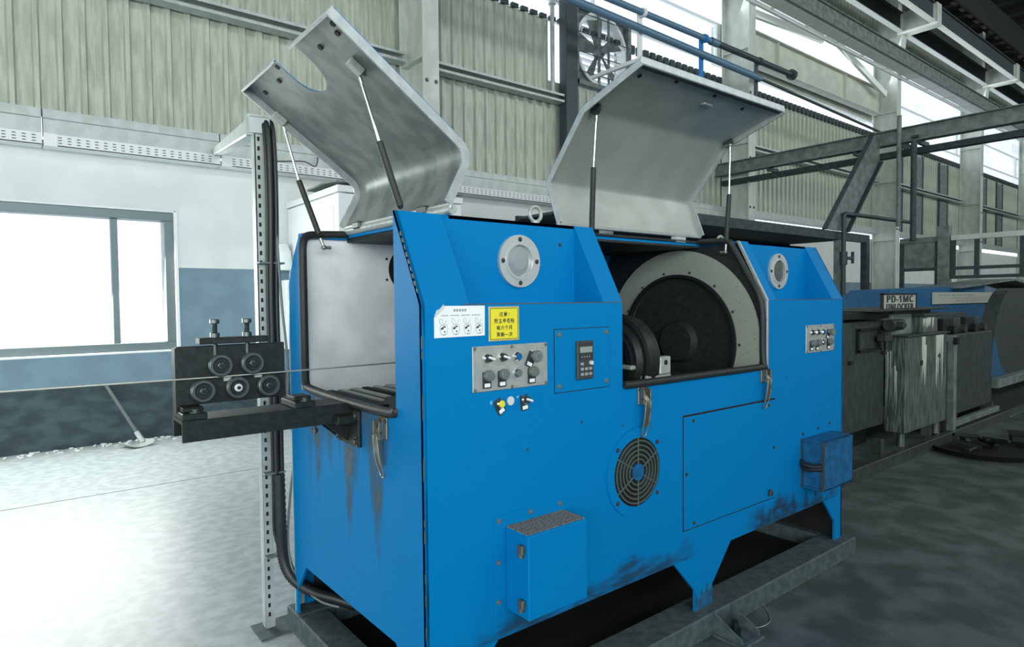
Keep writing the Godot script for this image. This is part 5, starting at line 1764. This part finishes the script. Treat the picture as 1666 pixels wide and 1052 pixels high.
func build_line() -> void:
	var X := V(1, 0, 0)
	var Y := V(0, 1, 0)
	var Z := V(0, 0, 1)
	var b := MB.new()
	var bs := thing("line_base", "long dark channel base under the tanks behind the blue machine", "base", V(5.8, 0, -0.9))
	for z in [-0.62, -1.3]:
		b = MB.new()
		b.bb(3.3, 8.3, 0.0, 0.1, z - 0.02, z + 0.05, 0.004)
		part("channel", b, M.tank_dark, bs)
	for x in [3.9, 4.9, 5.35, 6.0, 6.7, 7.9]:
		b = MB.new()
		b.bb(x - 0.03, x + 0.03, 0.1, 0.228, -0.72, -0.64, 0.004)
		part("base_leg", b, M.tank_dark, bs)
	# dark cabinet just behind the machine
	var dc := thing("dark_tank", "dark oily sheet steel tank right behind the blue machine", "tank", V(4.4, 0.1, -1.0))
	b = MB.new()
	b.bb(3.5, 5.24, 0.3, 1.24, -1.25, -0.77, 0.006)
	part("body", b, M.tank_dark, dc)
	b = MB.new()
	b.bb(3.5, 5.24, 1.26, 1.32, -1.28, -0.73, 0.006)
	part("top_rim", b, M.dark_steel, dc)
	b = MB.new()
	b.bb(4.66, 5.12, 0.98, 1.0, -0.77, -0.745)
	b.bb(4.66, 5.12, 1.16, 1.18, -0.77, -0.745)
	b.bb(4.66, 4.69, 0.98, 1.18, -0.77, -0.745)
	b.bb(5.09, 5.12, 0.98, 1.18, -0.77, -0.745)
	part("label_frame", b, M.dark_steel, dc)
	b = MB.new()
	b.bb(3.55, 5.2, 0.12, 0.3, -1.2, -0.9)
	part("undertray", b, M.black, dc)
	for p in [[4.55, 0.9], [5.2, 0.95]]:
		b = MB.new()
		b.box(V(p[0], p[1], -0.76), V(0.06, 0.03, 0.03), 0.004)
		part("stud", b, M.black, dc)
	# pale streaked tank
	var t := thing("streaked_tank", "pale steel tank streaked with white runs, behind the right end of the blue machine", "tank", V(5.76, 0.22, -0.7))
	b = MB.new()
	b.bb(5.262, 6.27, 0.23, 1.09, -0.775, -0.6, 0.006)
	part("body", b, M.tank, t)
	b = MB.new()
	b.bb(5.25, 6.3, 1.09, 1.105, -1.2, -0.58, 0.003)
	part("lip", b, M.tank_dark, t)
	b = MB.new()
	b.bb(5.28, 5.72, 1.105, 1.29, -1.1, -0.72, 0.004)
	part("left_trough", b, M.beam, t)
	b = MB.new()
	b.bb(5.82, 6.2, 1.105, 1.26, -1.1, -0.66, 0.004)
	part("right_trough", b, M.tank, t, "trough end thick with white deposit")
	b = MB.new()
	b.bb(4.7, 6.34, 1.322, 1.345, -1.25, -0.62, 0.006)
	b.bb(5.3, 6.2, 1.29, 1.322, -1.1, -0.72)
	b.bb(5.78, 6.26, 1.26, 1.29, -1.1, -0.63, 0.004)
	part("cover_plate", b, M.tank_dark, t)
	for p in [[5.62, 0.84, M.black], [6.06, 0.88, M.black]]:
		b = MB.new()
		b.ring(V(p[0], p[1], -0.6), X, Y, Z, 0.0, 0.026, 0.0, 0.006, 16)
		part("drain_hole", b, p[2], t)
	for x in [5.33, 6.2]:
		b = MB.new()
		b.rod(V(x, 0.1, -0.66), V(x, 0.24, -0.66), 0.03, 12)
		part("foot", b, M.tank, t)
	b = MB.new()
	b.rod(V(5.1, 1.2, -0.68), V(5.36, 1.2, -0.68), 0.05, 14)
	b.rod(V(5.16, 1.2, -0.68), V(5.16, 1.2, -0.58), 0.03, 12)
	b.bb(5.0, 5.14, 1.06, 1.12, -0.74, -0.66, 0.006)
	part("valve", b, M.tank_dark, t)
	b = MB.new()
	var rg := RandomNumberGenerator.new()
	rg.seed = 3
	for r in [[5.84, 0.07, 1.24], [5.95, 0.09, 1.25], [6.09, 0.07, 1.25], [6.0, 0.05, 1.08], [6.05, 0.11, 1.08], [5.66, 0.05, 1.08], [5.72, 0.03, 1.0]]:
		for i in 5:
			var x: float = r[0] + rg.randf_range(-0.02, r[1])
			var top: float = r[2]
			var z := -0.655 if top > 1.2 else -0.595
			var bot: float = 1.11 if top > 1.2 else rg.randf_range(0.27, 0.7)
			b.rod(V(x, top, z - 0.008), V(x + rg.randf_range(-0.006, 0.006), bot, z - 0.012), rg.randf_range(0.006, 0.016), 8, 0.003)
	for i in 9:
		var z := -0.76 + i * 0.012
		b.rod(V(5.27, rg.randf_range(0.7, 1.08), z), V(5.266, rg.randf_range(0.26, 0.6), z), rg.randf_range(0.006, 0.012), 8, 0.004)
	part("white_runs", b, M.lime, t, "dried white runs down the tank").set_meta("kind", "stuff")
	# slotted post and dark panel tank
	var pt := thing("panel_tank", "dark grey plain panelled tank right of the streaked tank", "tank", V(7.1, 0.2, -0.9))
	b = MB.new()
	b.bb(6.50, 7.78, 0.24, 1.06, -1.2, -0.62, 0.01)
	part("body", b, M.tank_dark, pt)
	b = MB.new()
	b.bb(6.42, 6.5, 0.1, 1.06, -0.66, -0.58, 0.004)
	part("corner_post", b, M.beam, pt)
	b = MB.new()
	b.bb(6.30, 6.36, 0.1, 1.0, -0.68, -0.62, 0.004)
	part("dark_post", b, M.black, pt)
	b = MB.new()
	b.bb(6.40, 6.47, 0.97, 1.04, -0.585, -0.55, 0.004)
	part("post_block", b, M.black, pt)
	b = MB.new()
	b.bb(6.4, 7.9, 1.1, 1.26, -1.3, -0.9, 0.004)
	part("back_rim", b, M.beam_dark, pt)
	for i in 4:
		b = MB.new()
		b.box(V(6.62 + i * 0.33, 1.14, -0.78), V(0.17, 0.16, 0.14), 0.01)
		b.rod(V(6.70 + i * 0.33, 1.1, -0.66), V(6.70 + i * 0.33, 1.1, -0.82), 0.045, 12)
		part("roller_block", b, M.tank_dark if i % 2 else M.dark_steel, pt)
	b = MB.new()
	b.bb(6.5, 8.0, 0.12, 0.18, -0.66, -0.6, 0.004)
	part("lower_rail", b, M.beam, pt)
	# sign board on the tank cover
	var sg := thing("sign_board", "pale hand lettered sign board standing on the tank cover", "sign", V(5.45, 1.32, -0.7))
	b = MB.new()
	b.bb(5.02, 5.76, 1.345, 1.475, -0.715, -0.70, 0.003)
	part("board", b, M.board, sg)
	b = MB.new()
	for r in [[5.01, 5.77, 1.466, 1.48], [5.01, 5.025, 1.32, 1.48], [5.755, 5.77, 1.32, 1.48]]:
		b.bb(r[0], r[1], r[2], r[3], -0.72, -0.692, 0.002)
	part("sign_border", b, M.dark_steel, sg)
	text_part("sign_text", "PD-1MC", 0.062, V(5.39, 1.428, -0.698), Basis(X * 1.9, Y, Z), M.ink, sg)
	text_part("sign_text", "UNLOCKER", 0.056, V(5.39, 1.357, -0.698), Basis(X * 1.5, Y, Z), M.ink, sg)
	# far blue machine with a banner
	var fm := thing("far_machine", "far blue hooded machine with a pale banner, beyond the tanks at the right", "machine", V(9.0, 0, -1.9))
	b = MB.new()
	b.prism(P2([6.5, 1.3, 7.05, 1.53, 10.0, 1.6, 10.4, 1.62, 10.4, 0.2, 6.5, 0.2]), V(0, 0, 0), X, Y, Z, -1.86, -1.4)
	part("body", b, M.blue_worn, fm)
	b = MB.new()
	b.prism(P2([9.0, 1.57, 11.6, 1.72, 11.6, 1.69, 9.0, 1.55]), V(0, 0, 0), X, Y, Z, -1.9, -1.3)
	b.prism(P2([11.6, 1.72, 13.6, 1.56, 13.6, 1.52, 11.6, 1.68]), V(0, 0, 0), X, Y, Z, -1.9, -1.3)
	part("raised_lid", b, M.beam, fm, "raised grey lid")
	b = MB.new()
	b.bb(10.4, 13.4, 0.2, 1.5, -1.86, -1.42, 0.01)
	part("dark_bay", b, M.tank_dark, fm)
	b = MB.new()
	b.bb(8.28, 11.2, 1.345, 1.5, -1.395, -1.38, 0.003)
	var bn := part("banner", b, M.board, fm, "long pale banner with worn lettering")
	b = MB.new()
	for i in 9:
		b.bb(8.5 + i * 0.16, 8.5 + i * 0.16 + 0.1 + 0.03 * sin(i * 2.0), 1.455, 1.475, -1.38, -1.377)
		b.bb(9.0 + i * 0.2, 9.0 + i * 0.2 + 0.15, 1.42, 1.43, -1.38, -1.377)
		b.bb(9.1 + i * 0.2, 9.1 + i * 0.2 + 0.13, 1.385, 1.395, -1.38, -1.377)
	part("banner_print", b, M.ink_pale, bn)
	# dark round reel housing at the frame's right edge
	var rl := thing("reel_housing", "dark rounded reel housing with a blue flank at the far right", "housing", V(9.0, 0, -1.0))
	b = MB.new()
	var pr := PackedVector2Array([Vector2(7.86, 0.5)])
	for i in 17:
		var a := PI - PI * 0.5 * i / 16.0
		pr.append(Vector2(8.75 + 0.85 * cos(a), 0.62 + 0.92 * sin(a)))
	pr.append_array([Vector2(10.4, 1.54), Vector2(10.4, 0.5)])
	b.prism(pr, V(0, 0, 0), X, Y, Z, -0.80, -0.66)
	part("housing_shell", b, M.tank_dark, rl)
	b = MB.new()
	b.prism(P2([7.87, 0.51, 8.42, 0.51, 8.2, 0.66, 8.0, 0.95, 7.93, 0.95]), V(0, 0, 0), X, Y, Z, -0.66, -0.652)
	part("blue_flank", b, M.blue_dirty, rl)
	b = MB.new()
	b.bb(7.8, 10.5, 0.4, 0.5, -1.0, -0.56, 0.006)
	part("ledge", b, M.beam, rl, "pale dusty ledge")
	b = MB.new()
	b.bb(7.85, 10.4, 0.0, 0.4, -1.25, -0.75)
	part("plinth", b, M.black, rl)
	# things on the floor beside the line
	var dp := thing("drip_pan", "flat black drip pan with scrap on the dark floor beside the tanks", "pan", V(6.15, 0, -0.25))
	b = MB.new()
	b.lathe([Vector2(0.0, 0.012), Vector2(0.4, 0.012), Vector2(0.43, 0.05), Vector2(0.45, 0.05), Vector2(0.42, 0.0), Vector2(0, 0)], V(6.15, 0.0, -0.25), Y, 40)
	part("pan", b, M.black, dp)
	for i in 7:
		b = MB.new()
		b.box(V(5.95 + 0.4 * absf(sin(i * 1.7)), 0.04 + 0.012 * i, -0.3 + 0.12 * sin(i * 2.9)), V(0.22, 0.03, 0.05), 0.005, Basis(V(0.1, 1, 0.1).normalized(), i * 0.9))
		part("scrap_bar", b, M.dark_steel, dp)
	b = MB.new()
	b.box(V(6.75, 0.05, -0.12), V(0.22, 0.1, 0.16), 0.01, Basis(Y, 0.3))
	b.box(V(6.75, 0.105, -0.12), V(0.24, 0.014, 0.18), 0.003, Basis(Y, 0.3))
	solo("scrap_box", b, M.dark_steel, "small dark box on the floor at the frame's right edge, past the drip pan", "box")

# unseen machine added behind the viewer to shade the lower front
func build_shade_machine() -> void:
	var t := thing("added_shade_machine", "unseen closed blue machine added behind the viewer as a shade blocker", "machine", V(0.5, 0, 5.2))
	var b := MB.new()
	b.prism(P2([4.6, 0.1, 4.6, 1.44, 4.76, 1.74, 5.6, 1.74, 5.76, 1.44, 5.76, 0.1]), V(0, 0, 0), V(0, 0, 1), V(0, 1, 0), V(1, 0, 0), -1.5, 2.6)
	part("body", b, M.blue, t)
	b = MB.new()
	b.bb(-1.55, 2.65, 0.0, 0.1, 4.55, 5.8, 0.006)
	part("base_frame", b, M.base, t)
	for x in [-0.6, 1.3]:
		b = MB.new()
		b.bb(x - 0.5, x + 0.5, 0.5, 1.0, 4.594, 4.6, 0.002)
		part("access_panel", b, M.blue, t)
